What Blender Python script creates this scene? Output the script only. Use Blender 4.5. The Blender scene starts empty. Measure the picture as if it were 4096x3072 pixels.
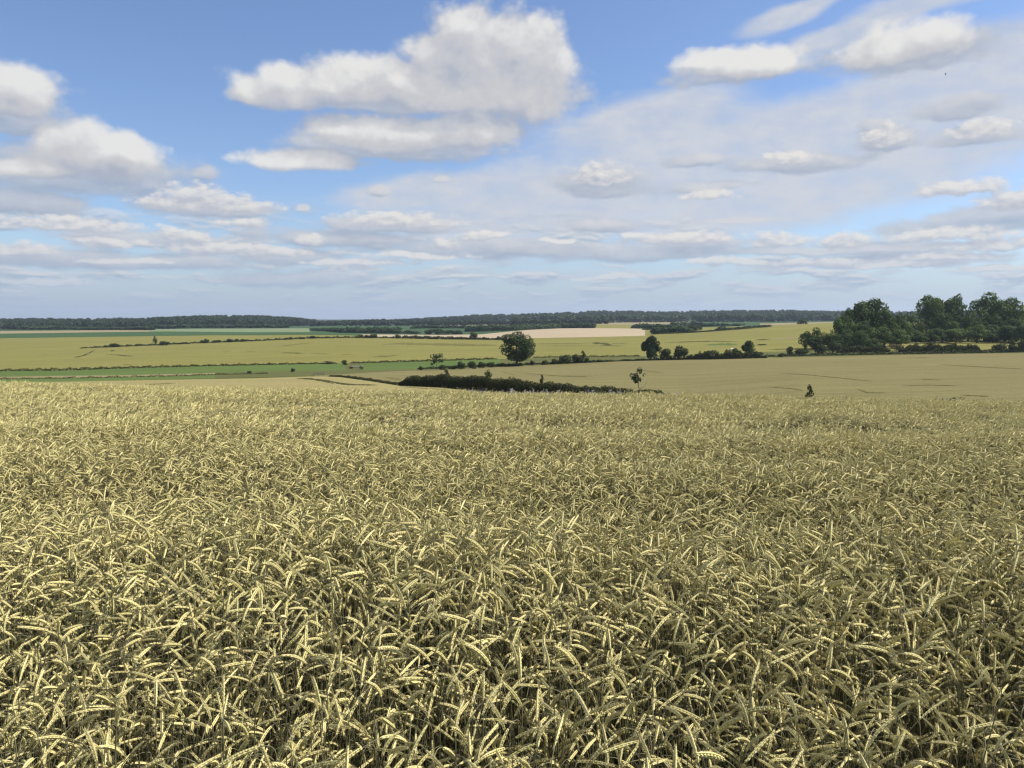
import bpy, math, random
import numpy as np
from mathutils import Vector, Matrix
from mathutils.bvhtree import BVHTree

random.seed(7)
RNG = np.random.default_rng(11)
SC = bpy.context.scene
COL = SC.collection
R = math.radians

# ------------------------------------------------------------------ camera
F = 768.0                       # focal length in pixels of a 1024 wide picture
HZ = 317.0                      # image row of eye level
TH = math.atan((384 - HZ) / F)  # downward pitch
CZ = 2.75
cam_d = bpy.data.cameras.new('camera')
cam_d.sensor_width = 36.0
cam_d.lens = 27.0
cam_d.clip_start = 0.05
cam_d.clip_end = 60000.0
cam = bpy.data.objects.new('camera', cam_d)
COL.objects.link(cam)
cam.location = (0, 0, CZ)
cam.rotation_euler = (math.pi / 2 - TH, 0, 0)
SC.camera = cam

# ------------------------------------------------------------------ light
SUN_AZ, SUN_EL = R(84), R(50)          # azimuth clockwise from the view direction
SKY_STRENGTH = 0.105
SUN_STRENGTH = 5.0
SC.view_settings.view_transform = 'Standard'
SC.view_settings.look = 'None'
SC.view_settings.gamma = 1.0
SC.view_settings.use_curve_mapping = False
SC.view_settings.exposure = 0.35
sun_d = bpy.data.lights.new('sun', 'SUN')
sun_d.energy = SUN_STRENGTH
sun_d.angle = R(0.55)
sun_d.color = (1.0, 0.95, 0.87)
sun = bpy.data.objects.new('sun', sun_d)
COL.objects.link(sun)
SUN_DIR = Vector((math.sin(SUN_AZ) * math.cos(SUN_EL), math.cos(SUN_AZ) * math.cos(SUN_EL), math.sin(SUN_EL)))
sun.rotation_euler = SUN_DIR.to_track_quat('Z', 'Y').to_euler()
sun.location = SUN_DIR * 100


# ------------------------------------------------------------------ node helper
class NT:
    def __init__(s, tree):
        s.t = tree
        tree.nodes.clear()

    def n(s, kind, ins=None, **props):
        nd = s.t.nodes.new(kind)
        for k, v in props.items():
            setattr(nd, k, v)
        for k, v in (ins or {}).items():
            sock = nd.inputs[k]
            if isinstance(v, bpy.types.NodeSocket):
                s.t.links.new(v, sock)
            else:
                sock.default_value = v
        return nd

    def m(s, op, a, b=None, c=None, clamp=False):
        ins = {0: a}
        if b is not None: ins[1] = b
        if c is not None: ins[2] = c
        return s.n('ShaderNodeMath', ins, operation=op, use_clamp=clamp).outputs[0]

    def vm(s, op, a, b=None, c=None):
        ins = {0: a}
        if b is not None: ins[1] = b
        if c is not None: ins[2] = c
        nd = s.n('ShaderNodeVectorMath', ins, operation=op)
        return nd.outputs['Value'] if op in ('LENGTH', 'DOT_PRODUCT', 'DISTANCE') else nd.outputs['Vector']

    def noise(s, vec, scale, detail=4, rough=0.5, lac=2.0, dist=0.0, dim='3D'):
        ins = {'Scale': scale, 'Detail': detail, 'Roughness': rough, 'Lacunarity': lac, 'Distortion': dist}
        if vec is not None: ins['Vector'] = vec
        return s.n('ShaderNodeTexNoise', ins, noise_dimensions=dim)

    def sstep(s, x, a, b, lo=0.0, hi=1.0):
        return s.n('ShaderNodeMapRange', {0: x, 1: a, 2: b, 3: lo, 4: hi}, interpolation_type='SMOOTHSTEP').outputs[0]

    def mix(s, f, a, b):
        nd = s.n('ShaderNodeMix', {0: f}, data_type='RGBA')
        for i, v in ((6, a), (7, b)):
            if isinstance(v, bpy.types.NodeSocket): s.t.links.new(v, nd.inputs[i])
            else: nd.inputs[i].default_value = (*v, 1.0) if len(v) == 3 else v
        return nd.outputs[2]


def ang(u, v):
    """picture position (1024 wide) -> azimuth, elevation"""
    xc, yc = (u - 512) / F, (384 - v) / F
    X, Y, Z = xc, math.cos(TH) + yc * math.sin(TH), -math.sin(TH) + yc * math.cos(TH)
    return math.atan2(X, Y), math.atan2(Z, math.hypot(X, Y))


# ------------------------------------------------------------------ world: sky with clouds
world = bpy.data.worlds.new('World')
SC.world = world
world.use_nodes = True
W = NT(world.node_tree)

def cloud_group(name, blobs, noise_scale, amp, smooth, stretch, rough=0.55, bottom=2.0, rot=0.0, warp=0.02, detail=6, bias=0.0, puff=0.0):
    """node group: (azimuth, elevation) -> density of a set of placed clouds"""
    g = bpy.data.node_groups.new(name, 'ShaderNodeTree')
    g.interface.new_socket('P', in_out='INPUT', socket_type='NodeSocketVector')
    g.interface.new_socket('D', in_out='OUTPUT', socket_type='NodeSocketFloat')
    G = NT(g)
    gi = G.n('NodeGroupInput'); go = G.n('NodeGroupOutput')
    p = gi.outputs[0]
    np_ = G.vm('MULTIPLY', p, (1.0, stretch, 1.0))
    nz = G.noise(np_, noise_scale, detail, rough).outputs['Fac']
    wn = G.noise(np_, noise_scale * 0.45, 3, 0.5).outputs['Color']
    wv = G.vm('MULTIPLY_ADD', G.vm('SUBTRACT', wn, (0.5, 0.5, 0.5)), (warp * 2, warp, 0), p)
    wv = G.vm('MULTIPLY', wv, (1, 1, 0))
    if rot:
        wv = G.n('ShaderNodeVectorRotate', {'Vector': wv, 'Angle': rot}, rotation_type='Z_AXIS').outputs[0]
    acc = None
    for (u, v, hw, hh) in blobs:
        a, e = ang(u, v)
        if rot:
            c, s = math.cos(rot), math.sin(rot)
            a, e = a * c - e * s, a * s + e * c
        sx, sy = F / hw, F / hh
        q = G.vm('MULTIPLY_ADD', wv, (sx, sy, 0), (-a * sx, -e * sy, 0))
        q = G.vm('MAXIMUM', q, G.vm('MULTIPLY', q, (-1, -bottom, 0)))
        L = G.vm('LENGTH', q)
        acc = L if acc is None else G.m('SMOOTH_MIN', acc, L, smooth)
    d = G.m('SUBTRACT', 1.0 + bias, acc)
    d = G.m('MINIMUM', d, G.m('MULTIPLY_ADD', d, 0.45, 0.30))
    d = G.m('MULTIPLY_ADD', G.m('SUBTRACT', nz, 0.5), amp, d)
    if puff:
        wq = G.vm('MULTIPLY_ADD', G.vm('SUBTRACT', wn, (0.5, 0.5, 0.5)), (0.03, 0.03, 0), np_)
        vo = G.n('ShaderNodeTexVoronoi', {'Vector': wq, 'Scale': noise_scale * 1.25, 'Detail': 2.2, 'Roughness': 0.5, 'Lacunarity': 2.3, 'Smoothness': 0.35},
                 feature='SMOOTH_F1', voronoi_dimensions='2D', normalize=True).outputs['Distance']
        d = G.m('MULTIPLY_ADD', G.m('SUBTRACT', 0.30, vo), puff, d)
    G.t.links.new(d, go.inputs[0])
    return g

def build_world():
    D = W.n('ShaderNodeTexCoord').outputs['Generated']
    D = W.vm('NORMALIZE', D)
    sp = W.n('ShaderNodeSeparateXYZ', {0: D})
    x, y, z = sp.outputs
    az = W.m('ARCTAN2', x, y)
    el = W.m('ARCSINE', z)
    P = W.n('ShaderNodeCombineXYZ', {0: az, 1: el, 2: 0.0}).outputs[0]
    sky = W.n('ShaderNodeTexSky', sky_type='NISHITA', sun_disc=False, sun_elevation=SUN_EL, sun_rotation=SUN_AZ,
              altitude=0, air_density=1.0, dust_density=0.6, ozone_density=3.0)
    # sky colour: slight lift of the low sky by far haze
    skyc = sky.outputs[0]
    skyc = W.vm('MULTIPLY', skyc, (0.95, 0.99, 1.12))

    def use(group, vec):
        nd = W.n('ShaderNodeGroup'); nd.node_tree = group
        W.t.links.new(vec, nd.inputs[0])
        return nd.outputs[0]

    layers = []
    # ---- thin veil on the right
    veil = cloud_group('veil', [(690, 165, 270, 52), (560, 205, 200, 48), (870, 140, 250, 60), (980, 70, 190, 36), (1010, 120, 200, 48),
                                (800, 8, 60, 10), (930, 2, 180, 12), (780, 205, 200, 30), (430, 190, 120, 20), (640, 120, 120, 30)],
                       9.0, 0.9, 0.35, 2.2, rough=0.62, bottom=1.0, rot=R(-9), warp=0.05)
    dv = use(veil, P)
    fine = W.noise(W.vm('MULTIPLY', P, (1, 2.2, 1)), 16.0, 6, 0.62).outputs['Fac']
    av = W.m('MULTIPLY', W.sstep(dv, -0.12, 0.50, 0.0, 0.94), W.sstep(fine, 0.25, 0.65, 0.80, 1.0))
    layers.append((av, W.mix(W.sstep(fine, .3, .7), (0.54, 0.585, 0.675), (0.63, 0.65, 0.70))))
    # ---- low bands of flattened cloud towards the horizon
    warp = W.vm('MULTIPLY_ADD', W.noise(P, 14, 3, 0.5).outputs['Color'], (0.05, 0.012, 0), P)
    def band(off):
        p2 = W.vm('ADD', warp, off)
        b1 = W.noise(W.vm('MULTIPLY', p2, (8, 30, 1)), 1.0, 6, 0.58).outputs['Fac']
        v1 = W.n('ShaderNodeTexVoronoi', {'Vector': W.vm('MULTIPLY', p2, (22, 75, 1)), 'Scale': 1.0, 'Detail': 1.5, 'Roughness': .5, 'Smoothness': .4}, feature='SMOOTH_F1', voronoi_dimensions='2D', normalize=True).outputs['Distance']
        b2 = W.noise(W.vm('MULTIPLY', p2, (12, 62, 1)), 1.0, 6, 0.56).outputs['Fac']
        v2 = W.n('ShaderNodeTexVoronoi', {'Vector': W.vm('MULTIPLY', p2, (36, 130, 1)), 'Scale': 1.0, 'Detail': 1.5, 'Roughness': .5, 'Smoothness': .4}, feature='SMOOTH_F1', voronoi_dimensions='2D', normalize=True).outputs['Distance']
        b1 = W.m('MULTIPLY_ADD', W.m('SUBTRACT', 0.3, v1), 0.13, b1)
        b2 = W.m('MULTIPLY_ADD', W.m('SUBTRACT', 0.3, v2), 0.10, b2)
        t = W.sstep(el, 0.04, 0.085)
        return W.m('ADD', W.m('MULTIPLY', b1, t), W.m('MULTIPLY', b2, W.m('SUBTRACT', 1.0, t)))
    bd = band((3.1, 0.0, 0)); bu = band((3.1013, 0.0035, 0))
    cover = W.m('MULTIPLY', W.sstep(el, 0.0, 0.04, 0.45, 1.0), W.sstep(el, 0.155, 0.085))
    # fewer of them over the clear patch above the right hand hedges
    patch = W.m('MULTIPLY', W.sstep(W.m('ABSOLUTE', W.m('SUBTRACT', az, 0.42)), 0.24, 0.12), W.sstep(W.m('ABSOLUTE', W.m('SUBTRACT', el, 0.125)), 0.045, 0.02))
    cover = W.m('MULTIPLY', cover, W.m('SUBTRACT', 1.0, patch))
    ab = W.m('MULTIPLY', W.sstep(bd, 0.45, 0.57), cover)
    relief = W.m('MULTIPLY_ADD', W.m('SUBTRACT', bd, bu), 6.5, 0.36, clamp=True)
    layers.append((W.m('MULTIPLY', ab, 0.85), W.mix(relief, (0.38, 0.445, 0.55), (0.80, 0.775, 0.74))))
    # ---- soft grey clouds
    grey = cloud_group('grey_clouds', [(60, 178, 110, 26), (150, 182, 30, 12), (20, 205, 60, 20), (205, 172, 16, 9), (215, 210, 70, 9),
                                       (375, 225, 70, 10), (380, 192, 15, 7), (302, 211, 10, 6), (605, 190, 60, 14), (700, 160, 42, 9), (705, 187, 55, 9),
                                       (600, 226, 50, 11), (740, 221, 40, 5), (810, 165, 60, 14), (880, 135, 24, 16), (690, 245, 80, 10), (960, 225, 90, 14), (1010, 212, 60, 16),
                                       (245, 98, 22, 10), (395, 108, 80, 12), (290, 258, 60, 12), (150, 240, 90, 12),
                                       (30, 262, 60, 12), (480, 250, 140, 14), (130, 262, 120, 12), (640, 255, 120, 14), (330, 238, 100, 14), (880, 262, 120, 10), (960, 110, 40, 14), (350, 85, 80, 22), (330, 148, 60, 12), (300, 280, 90, 12), (820, 250, 200, 7), (440, 92, 130, 30), (520, 100, 70, 26), (410, 150, 120, 20), (90, 170, 120, 24), (20, 120, 40, 24), (740, 72, 80, 20), (905, 56, 90, 26), (600, 182, 58, 16), (888, 144, 34, 16), (980, 138, 44, 12), (800, 164, 70, 12), (200, 208, 76, 14), (400, 228, 80, 10), (440, 178, 12, 6)],
                       26.0, 1.1, 0.30, 2.0, rough=0.55, bottom=1.6, warp=0.016)
    dg = use(grey, P); dg2 = use(grey, W.vm('ADD', P, (0.004, 0.010, 0)))
    rg = W.m('MULTIPLY_ADD', W.m('SUBTRACT', dg, dg2), 0.9, 0.28, clamp=True)
    layers.append((W.sstep(dg, -0.04, 0.50, 0, 0.88), W.mix(rg, (0.36, 0.42, 0.53), (0.65, 0.655, 0.68))))
    # ---- bright cumulus: the large ones high up, then the small flattened ones low down
    big = cloud_group('cumulus', [(490, 60, 80, 48), (450, 56, 46, 32), (534, 68, 48, 38), (400, 86, 66, 26), (330, 86, 66, 24), (282, 92, 50, 18), (470, 95, 112, 26), (472, 30, 38, 22),
                                  (352, 78, 60, 24), (292, 78, 40, 16), (400, 136, 96, 22), (480, 130, 54, 26), (305, 160, 58, 13), (345, 128, 50, 16), (520, 98, 56, 32),
                                  (14, 90, 42, 26), (4, 104, 42, 12), (95, 158, 62, 24), (76, 146, 34, 24), (122, 154, 32, 20), (40, 170, 34, 10),
                                  (745, 66, 58, 18), (720, 62, 36, 13), (903, 45, 54, 20)],
                      18.0, 0.85, 0.22, 1.3, rough=0.58, bottom=1.25, warp=0.024, detail=8, bias=0.16, puff=0.75)
    dc = use(big, P); dc2 = use(big, W.vm('ADD', P, (0.010, 0.024, 0)))
    rc = W.m('MULTIPLY_ADD', W.m('SUBTRACT', dc, dc2), 0.78, 0.41, clamp=True)
    col = W.mix(W.sstep(rc, 0.05, 0.50), (0.40, 0.44, 0.535), (0.57, 0.575, 0.60))
    col = W.mix(W.sstep(rc, 0.44, 0.95), col, (0.80, 0.79, 0.77))
    layers.append((W.sstep(dc, 0.00, 0.48, 0, 0.96), col))
    small = cloud_group('small_cumulus', [(200, 203, 56, 13), (195, 196, 28, 12), (235, 208, 40, 9), (75, 226, 54, 9), (112, 243, 32, 7), (180, 236, 26, 8), (220, 250, 62, 8), (10, 252, 34, 9), (285, 252, 26, 7),
                                  (600, 176, 34, 14), (710, 196, 26, 6), (965, 190, 42, 8), (885, 138, 22, 13), (790, 160, 24, 9), (980, 132, 26, 10),
                                  (400, 222, 64, 9), (450, 244, 17, 9), (310, 240, 16, 7), (560, 241, 22, 4), (680, 240, 60, 8), (780, 242, 30, 10), (845, 243, 22, 9), (950, 236, 55, 8), (1000, 245, 40, 7),
                                  (820, 263, 40, 5), (890, 265, 60, 4), (635, 236, 16, 4), (1015, 202, 30, 10), (345, 268, 30, 4), (130, 262, 40, 4), (610, 278, 40, 4), (480, 236, 26, 6),
                                  (50, 282, 40, 4), (350, 262, 60, 4), (420, 256, 50, 5), (730, 262, 40, 5), (950, 256, 40, 5), (1000, 268, 34, 4), (240, 224, 30, 6)],
                      46.0, 1.1, 0.25, 1.9, rough=0.52, bottom=1.5, warp=0.012, detail=4, bias=0.20, puff=1.0)
    ds = use(small, P); ds2 = use(small, W.vm('ADD', P, (0.003, 0.0065, 0)))
    rs = W.m('MULTIPLY_ADD', W.m('SUBTRACT', ds, ds2), 0.65, 0.42, clamp=True)
    cs = W.mix(W.sstep(rs, 0.05, 0.95), (0.46, 0.49, 0.57), (0.80, 0.775, 0.74))
    layers.append((W.sstep(ds, 0.00, 0.60, 0, 0.90), cs))
    # ---- the rest of the dome (outside the picture) goes on with the same kind of broken cloud
    pl = W.vm('DIVIDE', D, W.n('ShaderNodeCombineXYZ', {0: W.m('ADD', W.m('MAXIMUM', z, 0.0), 0.12), 1: W.m('ADD', W.m('MAXIMUM', z, 0.0), 0.12), 2: 1.0}).outputs[0])
    gen = W.noise(W.vm('MULTIPLY', pl, (1, 1, 0)), 1.1, 6, 0.55).outputs['Fac']
    out = W.m('MAXIMUM', W.sstep(W.m('ABSOLUTE', az), 0.66, 0.85), W.sstep(el, 0.44, 0.60))
    layers.append((W.m('MULTIPLY', W.m('MULTIPLY', W.sstep(gen, 0.48, 0.60, 0, 0.9), out), W.sstep(z, 0.0, 0.06)), W.mix(W.sstep(gen, .55, .75), (0.70, 0.70, 0.71), (0.48, 0.52, 0.60))))

    bg = W.n('ShaderNodeBackground', {0: skyc, 1: SKY_STRENGTH}).outputs[0]
    # far air: low sky pales
    hz = W.sstep(el, 0.11, -0.02, 0.0, 0.78)
    for a, c in layers:
        b = W.n('ShaderNodeBackground', {0: c, 1: 0.80}).outputs[0]
        bg = W.n('ShaderNodeMixShader', {0: a, 1: bg, 2: b}).outputs[0]
    hb = W.n('ShaderNodeBackground', {0: (0.285, 0.375, 0.51, 1), 1: 1.0}).outputs[0]
    bg = W.n('ShaderNodeMixShader', {0: hz, 1: bg, 2: hb}).outputs[0]
    o = W.n('ShaderNodeOutputWorld')
    W.t.links.new(bg, o.inputs[0])

build_world()
world.cycles.sampling_method = 'NONE'

SC.render.engine = 'CYCLES'
cy = SC.cycles
cy.max_bounces = 4; cy.diffuse_bounces = 2; cy.glossy_bounces = 2; cy.transmission_bounces = 2
cy.transparent_max_bounces = 4; cy.volume_bounces = 0
cy.use_denoising = True
cy.denoiser = 'OPENIMAGEDENOISE'; cy.denoising_prefilter = 'ACCURATE'; cy.denoising_input_passes = 'RGB_ALBEDO_NORMAL'
cy.filter_width = 1.3


# ------------------------------------------------------------------ object helpers
def P(u, v, Y):
    xc, yc = (u - 512) / F, (384 - v) / F
    k = math.cos(TH) + yc * math.sin(TH)
    return Vector((xc * Y / k, Y, CZ + Y * (-math.sin(TH) + yc * math.cos(TH)) / k))

def tag(o, label=None, cat=None, group=None, kind=None):
    if label: o['label'] = label
    if cat: o['category'] = cat
    if group: o['group'] = group
    if kind: o['kind'] = kind
    return o

def obj(name, mesh, parent=None, loc=(0, 0, 0)):
    o = bpy.data.objects.new(name, mesh)
    COL.objects.link(o)
    o.location = loc
    if parent: o.parent = parent
    return o

def mesh_np(name, verts, faces, mat, smooth=False, midx=None):
    """verts (n,3); faces (m,k) with equal k"""
    verts = np.asarray(verts, dtype=np.float32); faces = np.asarray(faces, dtype=np.int32)
    me = bpy.data.meshes.new(name)
    m, k = faces.shape
    me.vertices.add(len(verts)); me.vertices.foreach_set('co', verts.ravel())
    me.loops.add(m * k); me.loops.foreach_set('vertex_index', faces.ravel())
    me.polygons.add(m); me.polygons.foreach_set('loop_start', np.arange(0, m * k, k, dtype=np.int32))
    me.polygons.foreach_set('loop_total', np.full(m, k, dtype=np.int32))
    for x in (mat if isinstance(mat, (list, tuple)) else [mat]): me.materials.append(x)
    if midx is not None: me.polygons.foreach_set('material_index', np.asarray(midx, dtype=np.int32))
    me.polygons.foreach_set('use_smooth', np.full(m, smooth, dtype=bool))
    me.update(calc_edges=True)
    return me

class Soup:
    """collects quads/tris and builds one mesh"""
    def __init__(s): s.v = []; s.f = []; s.mi = []
    def face(s, pts, mi=0):
        b = len(s.v); s.v.extend([tuple(p) for p in pts]); s.f.append(tuple(range(b, b + len(pts)))); s.mi.append(mi)
    def tube(s, pts, rad, n=5, mi=0, cap=False):
        pts = [Vector(p) for p in pts]; rings = []
        for i, p in enumerate(pts):
            t = (pts[min(i + 1, len(pts) - 1)] - pts[max(i - 1, 0)]).normalized()
            a = t.cross(Vector((0, 1, 0.001)));
            if a.length < 1e-3: a = t.cross(Vector((1, 0, 0)))
            a.normalize(); b = t.cross(a)
            base = len(s.v)
            for k in range(n):
                q = 2 * math.pi * k / n
                s.v.append(tuple(p + (a * math.cos(q) + b * math.sin(q)) * rad[i]))
            rings.append(base)
        for i in range(len(rings) - 1):
            for k in range(n):
                s.f.append((rings[i] + k, rings[i] + (k + 1) % n, rings[i + 1] + (k + 1) % n, rings[i + 1] + k)); s.mi.append(mi)
        if cap:
            s.f.append(tuple(rings[-1] + k for k in range(n))); s.mi.append(mi)
    def box(s, c, d, mi=0):
        x, y, z = c; a, b, h = d[0] / 2, d[1] / 2, d[2] / 2
        base = len(s.v)
        for dx in (-a, a):
            for dy in (-b, b):
                for dz in (-h, h): s.v.append((x + dx, y + dy, z + dz))
        for f in ((0, 1, 3, 2), (4, 6, 7, 5), (0, 4, 5, 1), (2, 3, 7, 6), (0, 2, 6, 4), (1, 5, 7, 3)):
            s.f.append(tuple(base + i for i in f)); s.mi.append(mi)
    def build(s, name, mats, smooth=False):
        me = bpy.data.meshes.new(name)
        me.from_pydata(s.v, [], s.f)
        for m in (mats if isinstance(mats, (list, tuple)) else [mats]): me.materials.append(m)
        me.polygons.foreach_set('material_index', s.mi)
        me.polygons.foreach_set('use_smooth', [smooth] * len(s.f))
        me.update()
        return me


# ------------------------------------------------------------------ materials
def new_mat(name):
    m = bpy.data.materials.new(name); m.use_nodes = True
    return m, NT(m.node_tree)

def finish(T, col, rough=0.9, normal=None, transl=0.0, spec=0.2):
    ins = {'Base Color': col if isinstance(col, bpy.types.NodeSocket) else (*col, 1), 'Roughness': rough, 'Specular IOR Level': spec}
    if normal is not None: ins['Normal'] = normal
    b = T.n('ShaderNodeBsdfPrincipled', ins).outputs[0]
    if transl > 0:
        t = T.n('ShaderNodeBsdfTranslucent')
        if isinstance(col, bpy.types.NodeSocket): T.t.links.new(col, t.inputs[0])
        else: t.inputs[0].default_value = (*col, 1)
        b = T.n('ShaderNodeMixShader', {0: transl, 1: b, 2: t.outputs[0]}).outputs[0]
    o = T.n('ShaderNodeOutputMaterial'); T.t.links.new(b, o.inputs[0])

def field_mat(name, c1, c2, c3=None, scale=(0.25, 0.25), streak=(0.02, 0.4), bump=0.4, bscale=3.0, streak_mix=0.5, rows=0.0, row_angle=0.0, fine_amt=1.0):
    """a crop or grass surface: fine grain, broad patches and drill-line streaks in world metres"""
    m, T = new_mat(name)
    g = T.n('ShaderNodeNewGeometry').outputs['Position']
    fine = T.noise(T.vm('MULTIPLY', g, (scale[0] * 4, scale[1] * 4, 1)), 1.0, 6, 0.65).outputs['Fac']
    broad = T.noise(T.vm('MULTIPLY', g, (0.012, 0.02, 0)), 1.0, 4, 0.5).outputs['Fac']
    gr = T.n('ShaderNodeVectorRotate', {'Vector': g, 'Angle': row_angle}, rotation_type='Z_AXIS').outputs[0]
    st = T.noise(T.vm('MULTIPLY', gr, (streak[0], streak[1], 0)), 1.0, 5, 0.6).outputs['Fac']
    f = T.sstep(fine, 0.5 - 0.2 / fine_amt, 0.5 + 0.2 / fine_amt)
    col = T.mix(f, c1, c2)
    col = T.mix(T.m('MULTIPLY', T.sstep(st, 0.40, 0.66), streak_mix), col, c3 or c1)
    col = T.mix(T.sstep(broad, 0.35, 0.65, 0, 0.60), col, tuple(0.5 * (a + b) * 0.84 for a, b in zip(c1, c2)))
    if rows > 0:
        wv = T.n('ShaderNodeTexWave', {'Vector': gr, 'Scale': 0.10, 'Distortion': 0.6, 'Detail': 2, 'Detail Scale': 0.3}, wave_type='BANDS', bands_direction='Y').outputs['Fac']
        col = T.mix(T.m('MULTIPLY', T.sstep(wv, 0.93, 0.99), rows), col, tuple(x * 0.55 for x in c1))
    bm = T.n('ShaderNodeBump', {'Height': fine, 'Strength': bump, 'Distance': 1.0 / bscale}).outputs[0]
    finish(T, col, 0.95, bm, spec=0.05)
    return m

M = {}
M['soil'] = field_mat('dark soil', (0.045, 0.035, 0.022), (0.075, 0.06, 0.035), scale=(4, 4), bump=0.6, bscale=30)
M['rye_far'] = field_mat('rye canopy', (0.216, 0.180, 0.072), (0.344, 0.296, 0.128), (0.240, 0.216, 0.085), scale=(.6, .35), streak=(0.03, 0.25), bump=0.8, streak_mix=0.5)
M['barley'] = field_mat('pale ripe barley', (0.165, 0.143, 0.058), (0.235, 0.207, 0.088), (0.135, 0.120, 0.045), scale=(.5, .3), streak=(0.02, 0.22), bump=0.6, streak_mix=0.7, rows=0.55, row_angle=R(9))
M['wheat'] = field_mat('yellow green wheat', (0.172, 0.160, 0.042), (0.240, 0.222, 0.066), (0.140, 0.134, 0.036), scale=(.25, .12), streak=(0.008, 0.10), bump=0.4, streak_mix=0.55, rows=0.35, row_angle=R(-6))
M['meadow'] = field_mat('green meadow grass', (0.066, 0.108, 0.026), (0.108, 0.155, 0.038), (0.135, 0.145, 0.045), scale=(.4, .3), streak=(0.02, 0.2), streak_mix=0.45)
M['olive'] = field_mat('rough olive grass', (0.084, 0.090, 0.028), (0.140, 0.137, 0.048), (0.059, 0.072, 0.024), scale=(.3, .3), streak=(0.03, 0.15), streak_mix=0.7, fine_amt=1.5)
M['drygrass'] = field_mat('dry tan grass', (0.217, 0.176, 0.080), (0.270, 0.225, 0.112), (0.128, 0.112, 0.048), scale=(.3, .3), streak=(0.02, 0.25), streak_mix=0.5)
M['beet'] = field_mat('dark green leafy crop', (0.040, 0.080, 0.028), (0.060, 0.105, 0.038), (0.045, 0.075, 0.026), scale=(.15, .08), streak=(0.004, 0.05), streak_mix=0.5)
M['pale'] = field_mat('pale green grass', (0.158, 0.195, 0.098), (0.195, 0.232, 0.128), (0.128, 0.173, 0.075), scale=(.15, .08), streak=(0.004, 0.05))
M['stubble'] = field_mat('pinkish bare field', (0.360, 0.285, 0.185), (0.420, 0.340, 0.225), (0.330, 0.265, 0.170), scale=(.15, .08), streak=(0.004, 0.04), bump=0.1)
M['tan'] = field_mat('far tan field', (0.245, 0.204, 0.112), (0.286, 0.238, 0.135), (0.218, 0.190, 0.105), scale=(.1, .06), streak=(0.004, 0.04))
M['midgreen'] = field_mat('far green field', (0.039, 0.081, 0.035), (0.058, 0.101, 0.042), (0.049, 0.078, 0.035), scale=(.1, .06), streak=(0.004, 0.04))
M['woodfloor'] = field_mat('woodland floor', (0.03, 0.05, 0.022), (0.045, 0.07, 0.03), scale=(.1, .1))

def leaf_mat(name, dark, light, yellow, scale=0.6, transl=0.22, bark=False):
    m, T = new_mat(name)
    g = T.n('ShaderNodeNewGeometry')
    oi = T.n('ShaderNodeObjectInfo')
    ni = T.noise(g.outputs['Position'], scale, 3, 0.6).outputs['Fac']
    ri = g.outputs['Random Per Island']
    col = T.mix(T.sstep(ni, 0.35, 0.65), dark, light)
    col = T.mix(T.m('MULTIPLY', ri, 0.45), col, yellow)
    v = T.m('MULTIPLY_ADD', oi.outputs['Random'], 0.45, 0.78)
    col = T.vm('SCALE', col); T.t.links.new(v, col.node.inputs['Scale'])
    finish(T, col, 0.75, transl=transl, spec=0.2)
    return m

M['oak'] = leaf_mat('dark oak leaves', (0.024, 0.044, 0.014), (0.060, 0.095, 0.028), (0.100, 0.125, 0.045), 0.45)
M['wood'] = leaf_mat('woodland leaves', (0.038, 0.068, 0.018), (0.105, 0.158, 0.040), (0.135, 0.170, 0.050), 0.16, transl=0.32)
M['bush'] = leaf_mat('bush leaves', (0.030, 0.048, 0.016), (0.060, 0.088, 0.026), (0.105, 0.115, 0.040), 0.8)
M['hedge'] = leaf_mat('hedge leaves', (0.030, 0.042, 0.012), (0.055, 0.066, 0.018), (0.115, 0.105, 0.030), 0.7)
M['farleaf'] = leaf_mat('far wood leaves', (0.026, 0.044, 0.020), (0.048, 0.075, 0.030), (0.060, 0.085, 0.035), 0.010)
M['belt'] = leaf_mat('young belt leaves', (0.035, 0.065, 0.028), (0.065, 0.110, 0.042), (0.10, 0.14, 0.055), 0.1)
M['scrub'] = leaf_mat('dry scrub', (0.12, 0.095, 0.05), (0.17, 0.14, 0.07), (0.15, 0.15, 0.06), 0.8)
M['vergeleaf'] = leaf_mat('verge grass leaves', (0.06, 0.075, 0.02), (0.11, 0.115, 0.035), (0.19, 0.16, 0.06), 0.8)

def simple(name, c, rough=0.8, nscale=20, amt=0.3):
    m, T = new_mat(name)
    tc = T.n('ShaderNodeTexCoord').outputs['Object']
    n = T.noise(tc, nscale, 4, 0.6).outputs['Fac']
    finish(T, T.mix(T.m('MULTIPLY', n, amt * 2), c, tuple(x * 0.5 for x in c)), rough)
    return m
M['bark'] = simple('grey brown bark', (0.10, 0.085, 0.065), 0.95, 8)
M['white'] = simple('white painted steel', (0.8, 0.8, 0.8), 0.5, 2, 0.05)
M['concrete'] = simple('pale concrete', (0.42, 0.40, 0.36), 0.9, 2)
M['timber'] = simple('weathered timber', (0.30, 0.27, 0.22), 0.9, 6)
M['fleece'] = simple('white fleece', (0.75, 0.73, 0.68), 1.0, 6, 0.1)
M['skin_dark'] = simple('black sheep skin', (0.05, 0.045, 0.04), 0.8)
M['feather'] = simple('dark feathers', (0.04, 0.038, 0.036), 0.8)
M['slate'] = simple('grey slate', (0.16, 0.16, 0.17), 0.8)
M['glass'] = simple('dark window glass', (0.03, 0.035, 0.04), 0.15, 2, 0.0)
M['track'] = field_mat('flattened crop', (0.045, 0.045, 0.014), (0.085, 0.080, 0.025), (0.050, 0.050, 0.015), scale=(.4, .4), streak=(.1, .1))
M['dent'] = field_mat('leaning crop', (0.110, 0.100, 0.030), (0.160, 0.145, 0.042), (0.110, 0.100, 0.030), scale=(.3, .3), streak=(.05, .1))

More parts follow.
